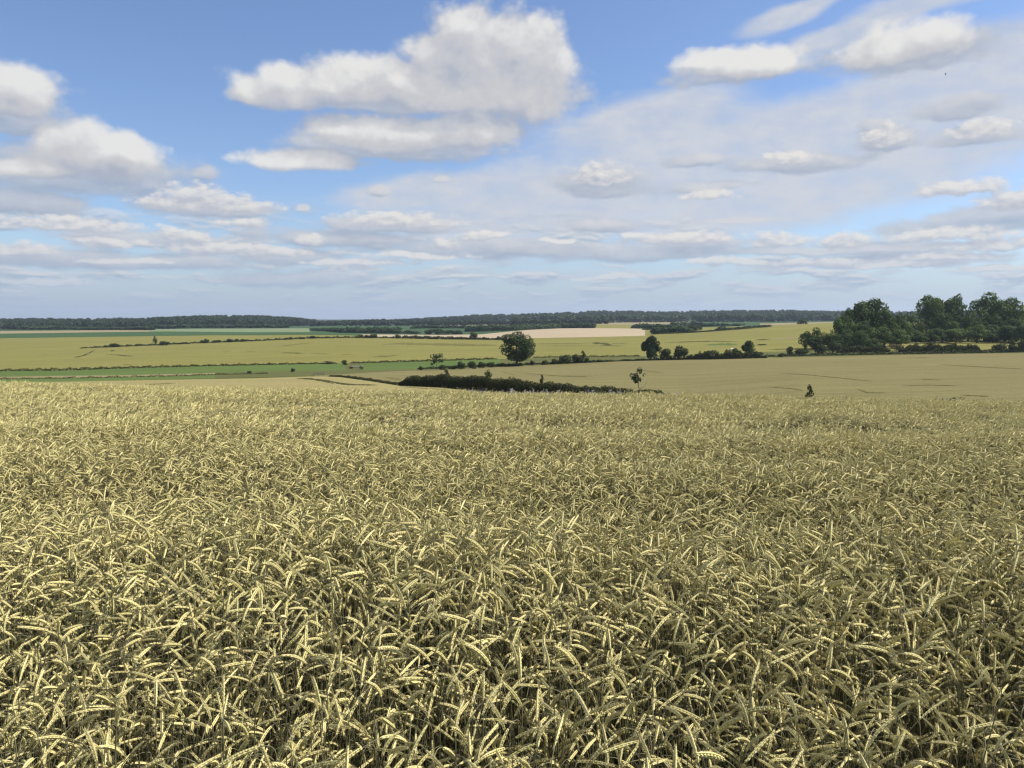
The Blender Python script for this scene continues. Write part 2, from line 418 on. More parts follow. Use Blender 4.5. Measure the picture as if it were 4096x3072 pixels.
def straw(name, a, b, c, transl, inst=True):
    m, T = new_mat(name)
    oi = T.n('ShaderNodeObjectInfo')
    g = T.n('ShaderNodeNewGeometry')
    r = oi.outputs['Random']
    ri = g.outputs['Random Per Island']
    col = T.mix(r, a, b)
    col = T.mix(T.sstep(ri, 0.55, 1.0, 0, 0.7), col, c)
    pn = T.noise(T.vm('MULTIPLY', g.outputs['Position'], (0.35, 0.35, 0)), 1.0, 3, 0.5).outputs['Fac']
    col = T.mix(T.sstep(pn, 0.35, 0.70, 0.0, 0.35), col, tuple(x * 0.85 for x in a))
    finish(T, col, 0.6, transl=transl, spec=0.25)
    return m
M['ear'] = straw('ripe rye ear', (0.78, 0.675, 0.285), (0.53, 0.475, 0.175), (0.84, 0.76, 0.46), 0.10)
M['awn'] = straw('rye awns', (0.62, 0.53, 0.26), (0.50, 0.44, 0.19), (0.60, 0.46, 0.24), 0.30)
M['stem'] = straw('rye stem', (0.18, 0.16, 0.08), (0.10, 0.10, 0.045), (0.52, 0.47, 0.29), 0.0)
M['rleaf'] = straw('dry rye leaf', (0.15, 0.125, 0.06), (0.075, 0.08, 0.032), (0.38, 0.32, 0.20), 0.12)
M['lilac'] = simple('pale lilac seed heads', (0.42, 0.38, 0.44), 0.95, 30, 0.4)


# ------------------------------------------------------------------ terrain
def curve(pts):
    a = np.array(pts, dtype=float)
    return lambda u: (np.interp(u, a[:, 0], a[:, 1]), np.interp(u, a[:, 0], a[:, 2]))

CANOPY = 1.15
def near_ground(x, y):
    yy = np.maximum(y, -5.0)
    und = 0.03 * np.sin(x * 0.9 + 0.4 * y) + 0.05 * np.sin(0.33 * y + 0.6 + 0.18 * x) + 0.03 * np.sin(0.21 * x - 0.17 * y)
    return -(0.0205 * yy + 0.00106 * yy * yy + 0.0176 * x) + und

def near_row(u, d):
    x = (u - 512) / F * d
    z = near_ground(x, d) + CANOPY
    return z

# boundary curves of the fields: (picture column, row, distance)
cR1 = curve([(-600, 389, 120), (0, 388.5, 125), (256, 388, 130), (400, 391.5, 125), (512, 401, 110), (680, 407, 90), (850, 410, 75), (1024, 414, 66), (1600, 420, 60)])
cK = curve([(-600, 384, 225), (0, 382.6, 230), (60, 381.8, 232), (128, 380.5, 235), (256, 378.2, 240), (314, 376.3, 245), (340, 377, 235), (370, 381, 210), (400, 385.7, 190),
            (440, 387.5, 182), (480, 391.5, 175), (520, 396, 168), (600, 401, 158), (680, 405, 150), (800, 406, 120), (1024, 410, 100), (1600, 416, 90)])
cC = curve([(-600, 383.9, 225.6), (0, 382.5, 230.6), (60, 381.7, 232.6), (128, 380.4, 235.6), (256, 378.0, 240.6), (314, 375.9, 246), (350, 373.6, 262), (400, 371, 285), (440, 369.6, 300), (512, 366.2, 325),
            (560, 364.2, 330), (620, 361.3, 335), (700, 359.4, 335), (768, 357.6, 335), (830, 356.5, 335), (900, 355, 335), (960, 354, 335), (1024, 353, 335), (1600, 348, 335)])
cE = curve([(-600, 380, 255), (0, 379, 260), (100, 377.6, 265), (175, 375.8, 270), (215, 374.5, 275), (256, 374, 278), (314, 373, 282), (350, 372.2, 284), (400, 370.2, 292), (440, 368.9, 306), (512, 365.6, 328),
            (560, 363.6, 333), (620, 360.8, 338), (700, 358.8, 338), (768, 357.0, 338), (900, 354.4, 338), (1024, 352.3, 339), (1600, 347.5, 339)])
cE2 = curve([(-600, 378, 275), (0, 376.8, 280), (60, 375.8, 282), (128, 375.1, 284), (200, 373.2, 290), (256, 371.6, 298), (314, 370.6, 300), (350, 370.4, 300), (400, 369.3, 304), (440, 368.2, 312), (512, 364.8, 331),
             (560, 362.5, 337), (620, 360, 341), (700, 358.2, 341), (768, 356.3, 342), (900, 353.6, 342), (1024, 351.5, 342), (1600, 347, 342)])
cF = curve([(-600, 373, 350), (0, 371, 355), (60, 370.4, 355), (128, 368.2, 358), (200, 366.2, 360), (256, 365, 360), (300, 364, 360), (340, 363.4, 360), (380, 362.6, 360), (430, 361, 362), (512, 358.6, 365),
            (560, 357, 366), (600, 356.7, 366), (645, 356, 366), (700, 354, 370), (768, 352, 372), (800, 350.5, 374), (900, 350, 368), (1024, 349.5, 365), (1600, 345, 365)])
cG = curve([(-600, 352, 640), (0, 350, 650), (60, 349, 650), (100, 347.5, 655), (160, 345, 670), (200, 343, 680), (256, 341, 690), (310, 338.4, 700), (350, 337.7, 700), (400, 338.2, 700), (440, 339.2, 700), (512, 339.9, 700),
            (530, 338.4, 700), (600, 337.2, 700), (645, 336, 700), (690, 334, 690), (730, 330.8, 690), (768, 328, 690), (800, 326.5, 690), (836, 325, 690), (880, 326, 690), (1024, 327, 690), (1600, 326, 690)])
cH = curve([(-600, 339, 900), (0, 338.3, 900), (60, 337.4, 900), (128, 336.5, 900), (210, 335.4, 900), (256, 335.4, 900), (310, 335, 880), (350, 335.4, 840), (380, 336.9, 780), (400, 337.9, 715), (440, 338.9, 710), (512, 339.6, 705),
            (530, 338.1, 705), (600, 336.9, 705), (645, 335.7, 705), (690, 333.6, 700), (730, 330.5, 700), (768, 327.6, 700), (800, 326.1, 700), (836, 324.6, 700), (880, 325.6, 700), (1024, 326.5, 700), (1600, 325.6, 700)])
cI = curve([(-600, 334, 1100), (0, 333.6, 1100), (60, 332.8, 1100), (128, 331.8, 1100), (165, 331.4, 1120), (256, 332.2, 1120), (310, 332, 1100), (345, 334, 1000), (360, 334.3, 1000), (400, 334.6, 1000), (440, 334.9, 1000), (480, 334.4, 1000),
            (512, 331.3, 1050), (530, 329.8, 1100), (560, 328.3, 1150), (600, 328, 1150), (640, 328.7, 1150), (700, 327.5, 1150), (768, 325.4, 1100), (836, 323, 1100), (880, 323, 1100), (1024, 323, 1100), (1600, 323, 1100)])
cJ = curve([(-600, 331.5, 1300), (0, 331.1, 1300), (128, 330, 1350), (150, 329.1, 1400), (256, 328.4, 1450), (310, 328.2, 1400), (345, 330, 1300), (400, 328.6, 1400), (440, 327, 1450), (512, 325.6, 1500), (590, 324.6, 1500),
            (640, 324.6, 1500), (700, 324, 1500), (768, 323.4, 1500), (836, 321.8, 1500), (1024, 322, 1500), (1600, 322, 1500)])
cK2 = curve([(-600, 330, 1500), (0, 329.8, 1500), (60, 329.6, 1500), (150, 328.6, 1560), (200, 328, 1600), (256, 327.3, 1700), (310, 325.8, 1900), (360, 324.8, 2000), (430, 324, 2200), (512, 322.5, 2300), (640, 322, 2200), (768, 321.5, 2100), (836, 320.6, 2100), (1024, 320, 2000), (1600, 320, 2000)])
cL2 = curve([(-600, 325, 2100), (0, 325, 2100), (60, 324.6, 2100), (128, 323, 2100), (200, 320.8, 2100), (256, 321.5, 2200), (300, 323.3, 2250), (318, 325.2, 2400), (345, 324.9, 2500), (400, 323.8, 2600), (430, 322.6, 2700), (470, 319, 2800), (512, 316.8, 3000), (600, 314.6, 3000), (700, 313.8, 3000),
             (768, 313.3, 3000), (836, 313.5, 3000), (870, 315.5, 3000), (920, 315.0, 3000), (960, 313.5, 3000), (1024, 313.2, 3000), (1600, 313, 3000)])
cZ = curve([(-600, 319.5, 15000), (1600, 319, 15000)])

US = np.arange(-600, 1601, 5.0)
TERR_V, TERR_F = [], []

def cz_point(u, v, d):
    xc, yc = (u - 512) / F, (384 - v) / F
    k = math.cos(TH) + yc * math.sin(TH)
    return np.stack([xc * d / k, d, CZ + d * (-math.sin(TH) + yc * math.cos(TH)) / k], -1)

def terr_add(verts, faces):
    b = sum(len(x) for x in TERR_V)
    TERR_V.append(verts); TERR_F.append(faces + b)

def strip(A, B, segs, rows):
    """A, B: arrays (len(US),3); segs: (u0, u1, name, material, label)"""
    for (u0, u1, name, mat, label) in segs:
        ii = np.where((US >= u0) & (US <= u1))[0]
        a, b = A[ii], B[ii]
        t = np.linspace(0, 1, rows + 1)[:, None, None]
        g = a[None] * (1 - t) + b[None] * t
        n = len(ii)
        v = g.reshape(-1, 3)
        # gentle real relief inside the field, none on its edges
        edge = (np.sin(np.pi * t) * np.ones((rows + 1, n, 1))).reshape(-1)
        amp = 0.0006 * v[:, 1]
        v[:, 2] += edge * amp * (np.sin(v[:, 0] * 0.02 + v[:, 1] * 0.013) + 0.6 * np.sin(v[:, 0] * 0.047 - v[:, 1] * 0.031))
        r, c = np.meshgrid(np.arange(rows), np.arange(n - 1), indexing='ij')
        q = (r * n + c).ravel()
        f = np.stack([q, q + 1, q + n + 1, q + n], 1)
        o = obj(name, mesh_np(name, v, f, M[mat], smooth=True))
        tag(o, label=label, kind='structure')
        terr_add(v, f)

def cpts(c):
    v, d = c(US)
    return cz_point(US, v, d)

# near field: real soil under the standing crop
nx, ny = np.arange(-75, 75.1, 1.5), np.arange(-25, 50.1, 1.5)
gy, gx = np.meshgrid(ny, nx, indexing='ij')
v0 = np.stack([gx, gy, near_ground(gx, gy)], -1).reshape(-1, 3)
r_, c_ = np.meshgrid(np.arange(len(ny) - 1), np.arange(len(nx) - 1), indexing='ij')
q = (r_ * len(nx) + c_).ravel()
f0 = np.stack([q, q + 1, q + len(nx) + 1, q + len(nx)], 1)
tag(obj('soil_ground', mesh_np('soil_ground', v0, f0, M['soil'], True)), 'dark soil under the standing rye', kind='structure')
terr_add(v0, f0)

xr = (US - 512) / F * 47.0
rowA = np.stack([xr, np.full_like(xr, 47.0), near_ground(xr, 47.0) + CANOPY - 0.02], -1)
rowA0 = rowA - np.array([0, 0.05, CANOPY + 0.1])
strip(rowA0, rowA, [(-600, 1600, 'crop_edge', 'rye_far', 'straw coloured standing edge of the far rye')], 1)
r1, k1 = cpts(cR1), cpts(cK)
strip(rowA, r1, [(-600, 1600, 'rye_field', 'rye_far', 'far slope of the rye field in the dip')], 8)
strip(r1, k1, [(-600, 1600, 'rye_field', 'rye_far', 'smooth far part of the rye field left of the dark hedge')], 10)
c1_ = cpts(cC)
strip(k1, c1_, [(-600, 315, 'meadow_edge', 'olive', 'rough edge between rye and meadow'),
                (315, 1600, 'barley_field', 'barley', 'large pale tan field behind the dark hedge')], 14)
e1, e2, f1 = cpts(cE), cpts(cE2), cpts(cF)
strip(c1_, e1, [(-600, 215, 'meadow', 'meadow', 'lower green meadow band at left'),
                (215, 1600, 'rough_grass', 'olive', 'olive rough grass along the valley floor')], 3)
strip(e1, e2, [(-600, 215, 'grass_track', 'drygrass', 'dry tan strip between two green meadow bands'),
               (215, 1600, 'rough_grass', 'olive', 'olive rough margin beside the meadow')], 2)
strip(e2, f1, [(-600, 345, 'meadow', 'meadow', 'upper green meadow band at left'), (345, 360, 'rough_grass', 'olive', 'rough patch at the field crossing'),
               (360, 500, 'meadow', 'meadow', 'green meadow left of the lone oak'),
               (500, 1600, 'rough_grass', 'olive', 'olive rough grass beyond the lone oak')], 5)
g1 = cpts(cG)
strip(f1, g1, [(-600, 1600, 'wheat_field', 'wheat', 'wide yellow green wheat field across the valley')], 24)
h1, i1, j1, kk, ll, zz = map(cpts, (cH, cI, cJ, cK2, cL2, cZ))
strip(g1, h1, [(-600, 1600, 'wheat_field', 'wheat', 'yellow green wheat beyond the line of bushes')], 5)
strip(h1, i1, [(-600, 360, 'beet_field', 'beet', 'dark green crop band beyond the wheat at left'),
               (360, 645, 'stubble_field', 'stubble', 'pale pinkish bare field in the middle distance'),
               (645, 1600, 'rough_grass', 'wheat', 'narrow rough field right of the pinkish field')], 5)
strip(i1, j1, [(-600, 150, 'stubble_field', 'tan', 'thin tan field strip at far left'), (150, 310, 'pasture', 'pale', 'pale green field strip before the left wood'),
               (310, 590, 'pasture', 'midgreen', 'green field among the far bushes'), (590, 635, 'wheat_field', 'wheat', 'small yellow field between two hedges behind the pinkish field'),
               (635, 760, 'pasture', 'midgreen', 'green strip among the far hedges'), (760, 1600, 'wheat_field', 'tan', 'thin tan field at far right')], 4)
strip(j1, kk, [(-600, 310, 'pasture', 'midgreen', 'green strip at the foot of the left wood'), (310, 440, 'pasture', 'midgreen', 'long green field left of centre'),
               (440, 690, 'stubble_field', 'tan', 'thin tan field below the far ridge'), (690, 1600, 'pasture', 'midgreen', 'green field below the right ridge')], 4)
strip(kk, ll, [(-600, 1600, 'hills', 'woodfloor', 'low wooded ridge on the skyline')], 6)
strip(ll, zz, [(-600, 1600, 'hills', 'woodfloor', 'ground beyond the skyline')], 4)

_tv = np.concatenate(TERR_V); _tf = np.concatenate(TERR_F)
BV = BVHTree.FromPolygons([tuple(p) for p in _tv], [tuple(int(i) for i in f) for f in _tf])
CAMP = Vector((0, 0, CZ))

def ground(x, y):
    h = BV.ray_cast(Vector((x, y, 500)), Vector((0, 0, -1)))
    return h[0].z if h[0] else 0.0

def spot(u, v, d=None):
    """where the thing stands: seen base at (u, v), or column u at distance d"""
    if d is None:
        h = BV.ray_cast(CAMP, (P(u, v, 100) - CAMP).normalized())
        p = h[0]
    else:
        p = P(u, 340, d)
    return Vector((p.x, p.y, ground(p.x, p.y)))


# ------------------------------------------------------------------ haze
def build_haze():
    m = bpy.data.materials.new('thin summer haze'); m.use_nodes = True
    T = NT(m.node_tree)
    v = T.n('ShaderNodeVolumePrincipled', {'Color': (0.72, 0.84, 1.0, 1), 'Density': 0.000065, 'Anisotropy': 0.2})
    o = T.n('ShaderNodeOutputMaterial'); T.t.links.new(v.outputs[0], o.inputs[1])
    s = Soup(); s.box((0, 7400, -20), (50000, 15600, 260))
    o = obj('haze', s.build('haze', m))
    zmin = float(_tv[:, 2].min()) - 1.0
    me = o.data
    for vv in me.vertices:
        vv.co.z = zmin if vv.co.z < -20 else 175.0
        if vv.co.y > 1000: vv.co.y = 15100
        else: vv.co.y = -60
    me.update()
    tag(o, 'thin pale summer haze over the valley', kind='stuff')
build_haze()


# ------------------------------------------------------------------ foliage
def rhombi(c, n, size, rng, elong=1.5, flat=0.6):
    """leaf clumps: one folded diamond each, around centres c with preferred normals n"""
    N = len(c)
    nn = n + rng.normal(0, flat, (N, 3)); nn /= np.linalg.norm(nn, axis=1)[:, None]
    t = rng.normal(0, 1, (N, 3)); t -= (t * nn).sum(1)[:, None] * nn; t /= np.linalg.norm(t, axis=1)[:, None]
    b = np.cross(nn, t)
    s = size * rng.uniform(0.6, 1.35, N)[:, None]
    v = np.empty((N, 4, 3))
    v[:, 0] = c - t * s * elong * 0.5
    v[:, 1] = c - b * s * 0.42 + nn * s * 0.12 + t * s * rng.uniform(-.2, .2, (N, 1))
    v[:, 2] = c + t * s * elong * 0.5
    v[:, 3] = c + b * s * 0.42 + nn * s * 0.12 + t * s * rng.uniform(-.2, .2, (N, 1))
    f = np.arange(N * 4).reshape(N, 4)
    return v.reshape(-1, 3), f

def crown_mesh(name, mat, seed, lobes, leaves, leaf, shape='round', spread=1.0, thin=0.0):
    """unit crown: x, y in -.5..+.5, z in 0..1, made of many lobes of leaf clumps"""
    rng = np.random.default_rng(seed)
    cs, rs = [], []
    for i in range(lobes):
        for _ in range(60):
            p = rng.uniform(-1, 1, 3)
            r = np.linalg.norm(p)
            if r > 1 or r < (0.35 if i > 2 else 0): continue
            break
        if shape == 'round': z = 0.5 + 0.40 * p[2]; w = 0.36
        elif shape == 'oval': z = 0.5 + 0.42 * p[2]; w = 0.36 * (1.15 - 0.5 * max(0, p[2]))
        elif shape == 'dome': z = 0.42 + 0.42 * p[2]; w = 0.38 * (1.1 - 0.55 * max(0, p[2]))
        elif shape == 'spiky': z = 0.5 + 0.47 * p[2]; w = 0.30 * (1.2 - 0.9 * max(0, p[2]))
        elif shape == 'open': z = 0.5 + 0.42 * p[2]; w = 0.40
        cs.append((p[0] * w, p[1] * w, z)); rs.append(rng.uniform(0.09, 0.19) * spread)
    cs, rs = np.array(cs), np.array(rs)
    k = rng.choice(lobes, leaves, p=rs ** 2 / (rs ** 2).sum())
    d = rng.normal(0, 1, (leaves, 3)); d /= np.linalg.norm(d, axis=1)[:, None]
    rr = rs[k] * rng.uniform(0.55, 1.08, leaves) ** 0.6
    c = cs[k] + d * rr[:, None]
    if thin:
        keep = rng.uniform(0, 1, leaves) > thin * (np.sin(c[:, 0] * 17 + seed) * np.sin(c[:, 2] * 15) > 0.2)
        c, d = c[keep], d[keep]
    dd = d + np.array([0, 0, 0.35])
    v, f = rhombi(c, dd, leaf, rng)
    lo, hi = v.min(0), v.max(0)
    v[:, 0] = (v[:, 0] - (lo[0] + hi[0]) / 2) / (hi[0] - lo[0])
    v[:, 1] = (v[:, 1] - (lo[1] + hi[1]) / 2) / (hi[1] - lo[1])
    v[:, 2] = (v[:, 2] - lo[2]) / (hi[2] - lo[2])
    return mesh_np(name, v, f, mat)

def trunk_mesh(name, seed, limbs=7, r=0.030, top=0.75):
    rnd = random.Random(seed)
    s = Soup()
    pts = [(0, 0, -0.03)]; x = y = 0
    for i in range(1, 6):
        x += rnd.uniform(-.012, .012); y += rnd.uniform(-.012, .012)
        pts.append((x, y, top * i / 5))
    s.tube(pts, [r * 1.35, r, r * .85, r * .65, r * .45, r * .2], 7)
    for k in range(limbs):
        a = 2 * math.pi * k / limbs + rnd.uniform(-.4, .4)
        i = rnd.choice([1, 2, 2, 3, 3, 4]); b = Vector(pts[i])
        L = rnd.uniform(.16, .30)
        m_ = b + Vector((math.cos(a) * L * .5, math.sin(a) * L * .5, L * .35))
        e = m_ + Vector((math.cos(a) * L * .5, math.sin(a) * L * .5, L * .55))
        s.tube([b, m_, e], [r * .45, r * .3, r * .1], 5)
    return s.build(name, M['bark'], True)

CR = {
    'oak': [crown_mesh('oak_crown', M['oak'], 1, 46, 6500, 0.040, 'round', 1.0)],
    'oak2': [crown_mesh('oval_crown', M['oak'], 2, 34, 4200, 0.050, 'oval', 1.0)],
    'wood': [crown_mesh('woodland_crown', M['wood'], 10 + i, 34, 4200, 0.042, sh, 1.0) for i, sh in enumerate(('dome', 'round', 'oval', 'dome', 'oval'))],
    'bush': [crown_mesh('bush_crown', M['bush'], 30 + i, 16, 900, 0.10, 'dome', 1.5) for i in range(4)],
    'open': [crown_mesh('open_crown', M['bush'], 40 + i, 13, 520, 0.085, 'open', 0.95, 0.7) for i in range(4)],
    'spiky': [crown_mesh('spiky_crown', M['bush'], 50 + i, 16, 500, 0.09, 'spiky', 0.9, 0.5) for i in range(2)],
    'belt': [crown_mesh('belt_crown', M['belt'], 60 + i, 12, 420, 0.13, 'dome', 1.5) for i in range(3)],
    'far': [crown_mesh('far_crown', M['farleaf'], 70 + i, 10, 260, 0.17, 'dome', 1.6) for i in range(4)],
    'scrub': [crown_mesh('scrub_crown', M['scrub'], 80, 14, 600, 0.09, 'dome', 1.5)],
}
TRUNKS = [trunk_mesh('trunk', 5 + i) for i in range(3)]
THIN_TRUNK = [trunk_mesh('trunk', 25 + i, 4, 0.012, 0.8) for i in range(2)]
_cnt = 0

def tree(name, label, u, vb, vt, w, kind='wood', d=None, group=None, tf=0.15, cat='tree', lean=0.0, depth=1.0, thin=False, var=None, trunk=True):
    """w: crown width in picture pixels; vb, vt: rows of base and top; tf: bare trunk share of the height"""
    global _cnt
    _cnt += 1
    p = spot(u, vb, d)
    top = P(u, vt, p.y).z
    H = max(top - p.z, 0.6)
    Wm = w / F * p.y
    root = bpy.data.objects.new(name, None); COL.objects.link(root)
    root.empty_display_size = 0.5
    root.location = p
    tag(root, label, cat, group)
    rz = random.uniform(-0.5, 0.5) + (math.pi if _cnt % 2 else 0)
    ms = CR[kind]
    c = obj('crown', ms[(var if var is not None else _cnt) % len(ms)], root, (lean * H, 0, tf * H * 0.9))
    c.scale = (Wm * 1.04, Wm * depth, H * (1 - tf * 0.9))
    c.rotation_euler = (0, 0, rz)
    if trunk:
        t = obj('trunk', (THIN_TRUNK if thin else TRUNKS)[_cnt % (2 if thin else 3)], root)
        t.scale = (H, H, H * (0.95 if tf < .3 else 1.0))
        t.rotation_euler = (0, lean * 1.2, rz * 2)
    return root

def bush(label, u, vb, vt, w, kind='bush', d=None, group=None, depth=1.0, name='bush', cat='bush'):
    global _cnt
    _cnt += 1
    p = spot(u, vb, d)
    H = max(P(u, vt, p.y).z - p.z, 0.4); Wm = w / F * p.y
    ms = CR[kind]
    o = obj(name, ms[_cnt % len(ms)], None, p - Vector((0, 0, H * 0.06)))
    o.scale = (Wm * 1.05, max(Wm * depth, 0.8), H * 1.06)
    o.rotation_euler = (0, 0, random.uniform(-.5, .5) + (math.pi if _cnt % 2 else 0))
    tag(o, label, cat, group)
    return o

def hedge(name, label, pts, width, mat, leaf, per_m2, cat='hedge', kind=None, lump=0.25, seed=0, base_drop=0.2, topcol=None):
    """pts: (u, v or None, distance or None, height m): a hedge that follows the ground along these points"""
    rng = np.random.default_rng(seed + 100)
    P3 = []
    for (u, v, d, h) in pts:
        p = spot(u, v, d)
        if h > 100: h = max(0.5, P(u, h, p.y).z - p.z)   # h given as the seen row of its top
        P3.append((p.x, p.y, p.z, h))
    P3 = np.array(P3)
    seg = np.hypot(np.diff(P3[:, 0]), np.diff(P3[:, 1])); L = np.concatenate([[0], np.cumsum(seg)])
    N = int(L[-1] * (width + 2 * P3[:, 3].mean()) * per_m2)
    s = rng.uniform(0, L[-1], N)
    cx, cy_, cz, hh = (np.interp(s, L, P3[:, i]) for i in range(4))
    # true ground under the row
    gs = np.linspace(0, L[-1], max(8, int(L[-1] / 3)))
    gz = np.array([ground(np.interp(a, L, P3[:, 0]), np.interp(a, L, P3[:, 1])) for a in gs])
    cz = np.interp(s, gs, gz)
    i = np.clip(np.searchsorted(L, s) - 1, 0, len(seg) - 1)
    dx, dy = np.diff(P3[:, 0])[i] / seg[i], np.diff(P3[:, 1])[i] / seg[i]
    lumps = 1 + lump * (0.5 * np.sin(s * 0.9 / max(width * .5, 1) + seed) + 0.35 * np.sin(s * 2.3 / max(width * .5, 1) + 2 * seed) + 0.25 * np.sin(s * 5.1 / max(width * .5, 1)))
    endf = np.clip(np.minimum(s, L[-1] - s) / (width * 0.8), 0.25, 1) ** 0.5
    hh = hh * lumps * endf
    a = rng.uniform(0, math.pi, N)
    ex = np.sign(np.cos(a)) * np.abs(np.cos(a)) ** 0.6; ez = np.abs(np.sin(a)) ** 0.6
    rr = rng.uniform(0.72, 1.06, N)
    off = ex * width / 2 * rr * (0.8 + 0.2 * lumps); zz_ = ez * hh * rr
    # low flanks get leaves down to the ground
    low = rng.uniform(0, 1, N) < 0.35
    zz_ = np.where(low, rng.uniform(0, 0.8, N) * hh, zz_); off = np.where(low, np.sign(off) * width / 2 * rng.uniform(.8, 1, N), off)
    c = np.stack([cx - dy * off, cy_ + dx * off, cz + zz_ - base_drop * 0.3], 1)
    nrm = np.stack([-dy * ex, dx * ex, ez + 0.1], 1)
    v, f = rhombi(c, nrm, leaf, rng)
    org = P3[0, :3].copy()
    o = obj(name, mesh_np(name, v - org, f, M[mat]), None, tuple(org))
    if kind: tag(o, label, kind=kind)
    else: tag(o, label, cat)
    return o

exec_parts = []
# ---------------- the lone oak and the trees on the valley floor
tree('oak_tree', 'large round dark oak standing alone at the centre of the valley', 516.5, 366.0, 331, 36.5, 'oak', tf=0.13)
tree('oval_tree', 'dense oval dark tree at the left end of the right hedge', 651, 359.6, 335.3, 20.5, 'oak2', tf=0.03)
bush('low dark bush just right of the oval tree', 666, 359.7, 348, 15)
bush('taller dark bush with rounded head right of the oval tree', 681, 359.5, 345, 15)
hedge('hedge', 'dark hedge running right from the oval tree along the field edge', [(686, 359.6, None, 2.6), (712, 359.3, None, 2.9), (740, 358.6, None, 2.8), (766, 357.9, None, 1.6)], 3.0, 'hedge', 0.45, 22, lump=.5, seed=3)
for a in [('rounded bush rising from the hedge, third from its left end', 712, 359, 350, 13), ('low bush in the hedge left of the round tree', 736, 358.5, 347.6, 12), ('low dark bush right of the round hedge tree', 759, 358, 351.5, 12)]:
    bush(*a)
tree('round_tree', 'small round tree in the hedge right of the oval tree', 748, 358, 340.3, 15, 'oak2', tf=0.1)
bush('small bush in the wheat behind the round hedge tree', 762, None, 344, 9, d=430)
tree('young_tree', 'young open crowned tree at the meadow edge left of the oak', 436.5, 370.2, 352.6, 14, 'open', tf=0.30, thin=True)
for (u, vb, vt, w, l) in [(420.5, 370.3, 366, 4, 'tiny bush at left end of the meadow hedge'), (443, 369.9, 364.5, 9, 'low bush at foot of the young meadow tree'), (452, 369.4, 365.6, 10, 'low bush right of the young meadow tree'),
                          (461, 369.2, 361, 10, 'pale rounded bush on the meadow edge'), (472, 368.7, 361, 10, 'dark bush in the middle of the meadow edge row'), (482, 368, 361.6, 9, 'bush second left of the lone oak'),
                          (491, 367.5, 362, 8, 'bush next left of the lone oak'), (532, 365.4, 360, 6, 'small bush just right of the lone oak'), (545, 364.8, 360, 7, 'bush in the margin right of the lone oak'),
                          (555, 364.4, 358.5, 8, 'leafy bush between the lone oak and the grey bush'), (566, 363.8, 354.6, 14, 'grey rounded bush right of the lone oak'), (577, 363.3, 353.8, 13, 'dark rounded bush beside the spiky sapling'),
                          (587, 362.8, 357, 7, 'low bush right of the spiky sapling'), (600, 362, 359.4, 9, 'flat low bush on margin between sapling and oval tree'), (626, 361, 359, 10, 'flat dark bush left of the oval tree')]:
    bush(l, u, vb, vt, w, depth=0.8)
tree('spiky_sapling', 'spiky sapling beside the grey rounded bushes', 583, 363, 350, 6, 'spiky', tf=0.1, thin=True)
hedge('verge', 'low rough verge along the far edge of the tan field', [(418, None, 300, .7), (460, None, 316, .9), (512, None, 329, .9), (560, None, 334, .8), (640, None, 338, .6), (700, None, 338, .6), (790, None, 338, 1.0), (850, None, 338, 1.1), (900, None, 338, 1.0), (1024, None, 339, 1.4), (1100, None, 339, 1.4)],
      1.6, 'bush', 0.40, 14, cat='verge', lump=.5, seed=8)
bush('round dark bush beside the field crossing', 344.5, 365.0, 359.8, 6.5)
bush('small dark bush alone in the left meadow', 293, 371.9, 368, 4.6)
bush('low dark bush on dry ground left of the crossing', 249, 373.2, 371, 5)
hedge('bank', 'dark grassy bank between the meadow and the wheat at left', [(-60, 371.4, None, .9), (60, 370.6, None, 1.1), (128, 368.4, None, .9), (200, 366.4, None, .8), (256, 365.2, None, .8), (300, 364.2, None, .7), (338, 363.6, None, .6)], 1.5, 'hedge', 0.35, 12, cat='bank', lump=.6, seed=5)
hedge('bank', 'dark grassy bank between the meadow and the wheat left of the oak', [(350, 363.3, None, .6), (380, 362.7, None, .8), (430, 361.1, None, .7), (497, 359.1, None, .7)], 1.5, 'hedge', 0.35, 12, cat='bank', lump=.6, seed=6)
hedge('bank', 'dark grassy line below the wheat right of the oak', [(533, 357.9, None, .6), (575, 357, None, .7), (640, 356.2, None, .6)], 1.2, 'vergeleaf', 0.35, 12, cat='bank', lump=.6, seed=7)
hedge('ditch_bank', 'dark line of weeds beside the dry strip in the left meadow', [(-60, 379.6, None, .35), (100, 378, None, .5), (175, 376.2, None, .5), (235, 374.5, None, .4), (268, 373.8, None, .6)], 0.9, 'hedge', 0.25, 16, cat='bank', lump=.8, seed=9)

# ---------------- near hedge
hedge('hedge', 'long dark hedge just beyond the rye field', [(402, None, 189, 377.5), (412, None, 187, 376.3), (430, None, 184, 375.8), (470, None, 177, 376.5), (512, None, 168, 379.6), (560, None, 162, 384.2), (600, None, 158, 387.4), (640, None, 154, 389.9), (672, None, 151, 391.8)],
      3.2, 'hedge', 0.26, 70, lump=0.13, seed=1)
hedge('ditch_bank', 'narrow dark weedy bank leading to the left end of the long hedge', [(330, None, 241, .4), (345, None, 231, .6), (370, None, 210, .6), (399, None, 191, .6)], 1.5, 'hedge', 0.28, 26, cat='bank', lump=.4, seed=2)
tree('forked_sapling', 'small forked sapling above the left part of the long hedge', 446, None, 368.5, 7, 'spiky', d=181, tf=0.35, thin=True)
tree('sapling', 'small leaning sapling above the middle of the long hedge', 489, None, 369, 8, 'open', d=172, tf=0.5, thin=True, lean=-.03)
tree('sapling', 'tiny bent sapling above the long hedge right of its middle', 542.5, None, 374, 4.5, 'spiky', d=165, tf=0.6, thin=True, lean=-.02)
tree('slender_tree', 'slender tree with one sided crown on a thin bare trunk', 641.5, None, 367, 16.5, 'open', d=157, var=1, tf=0.58, thin=True, lean=-0.10)
tree('small_tree', 'small ragged wind blown tree at the far edge of the rye at right', 812, None, 383.5, 8.5, 'spiky', d=90, tf=0.12, thin=True, lean=-.03)
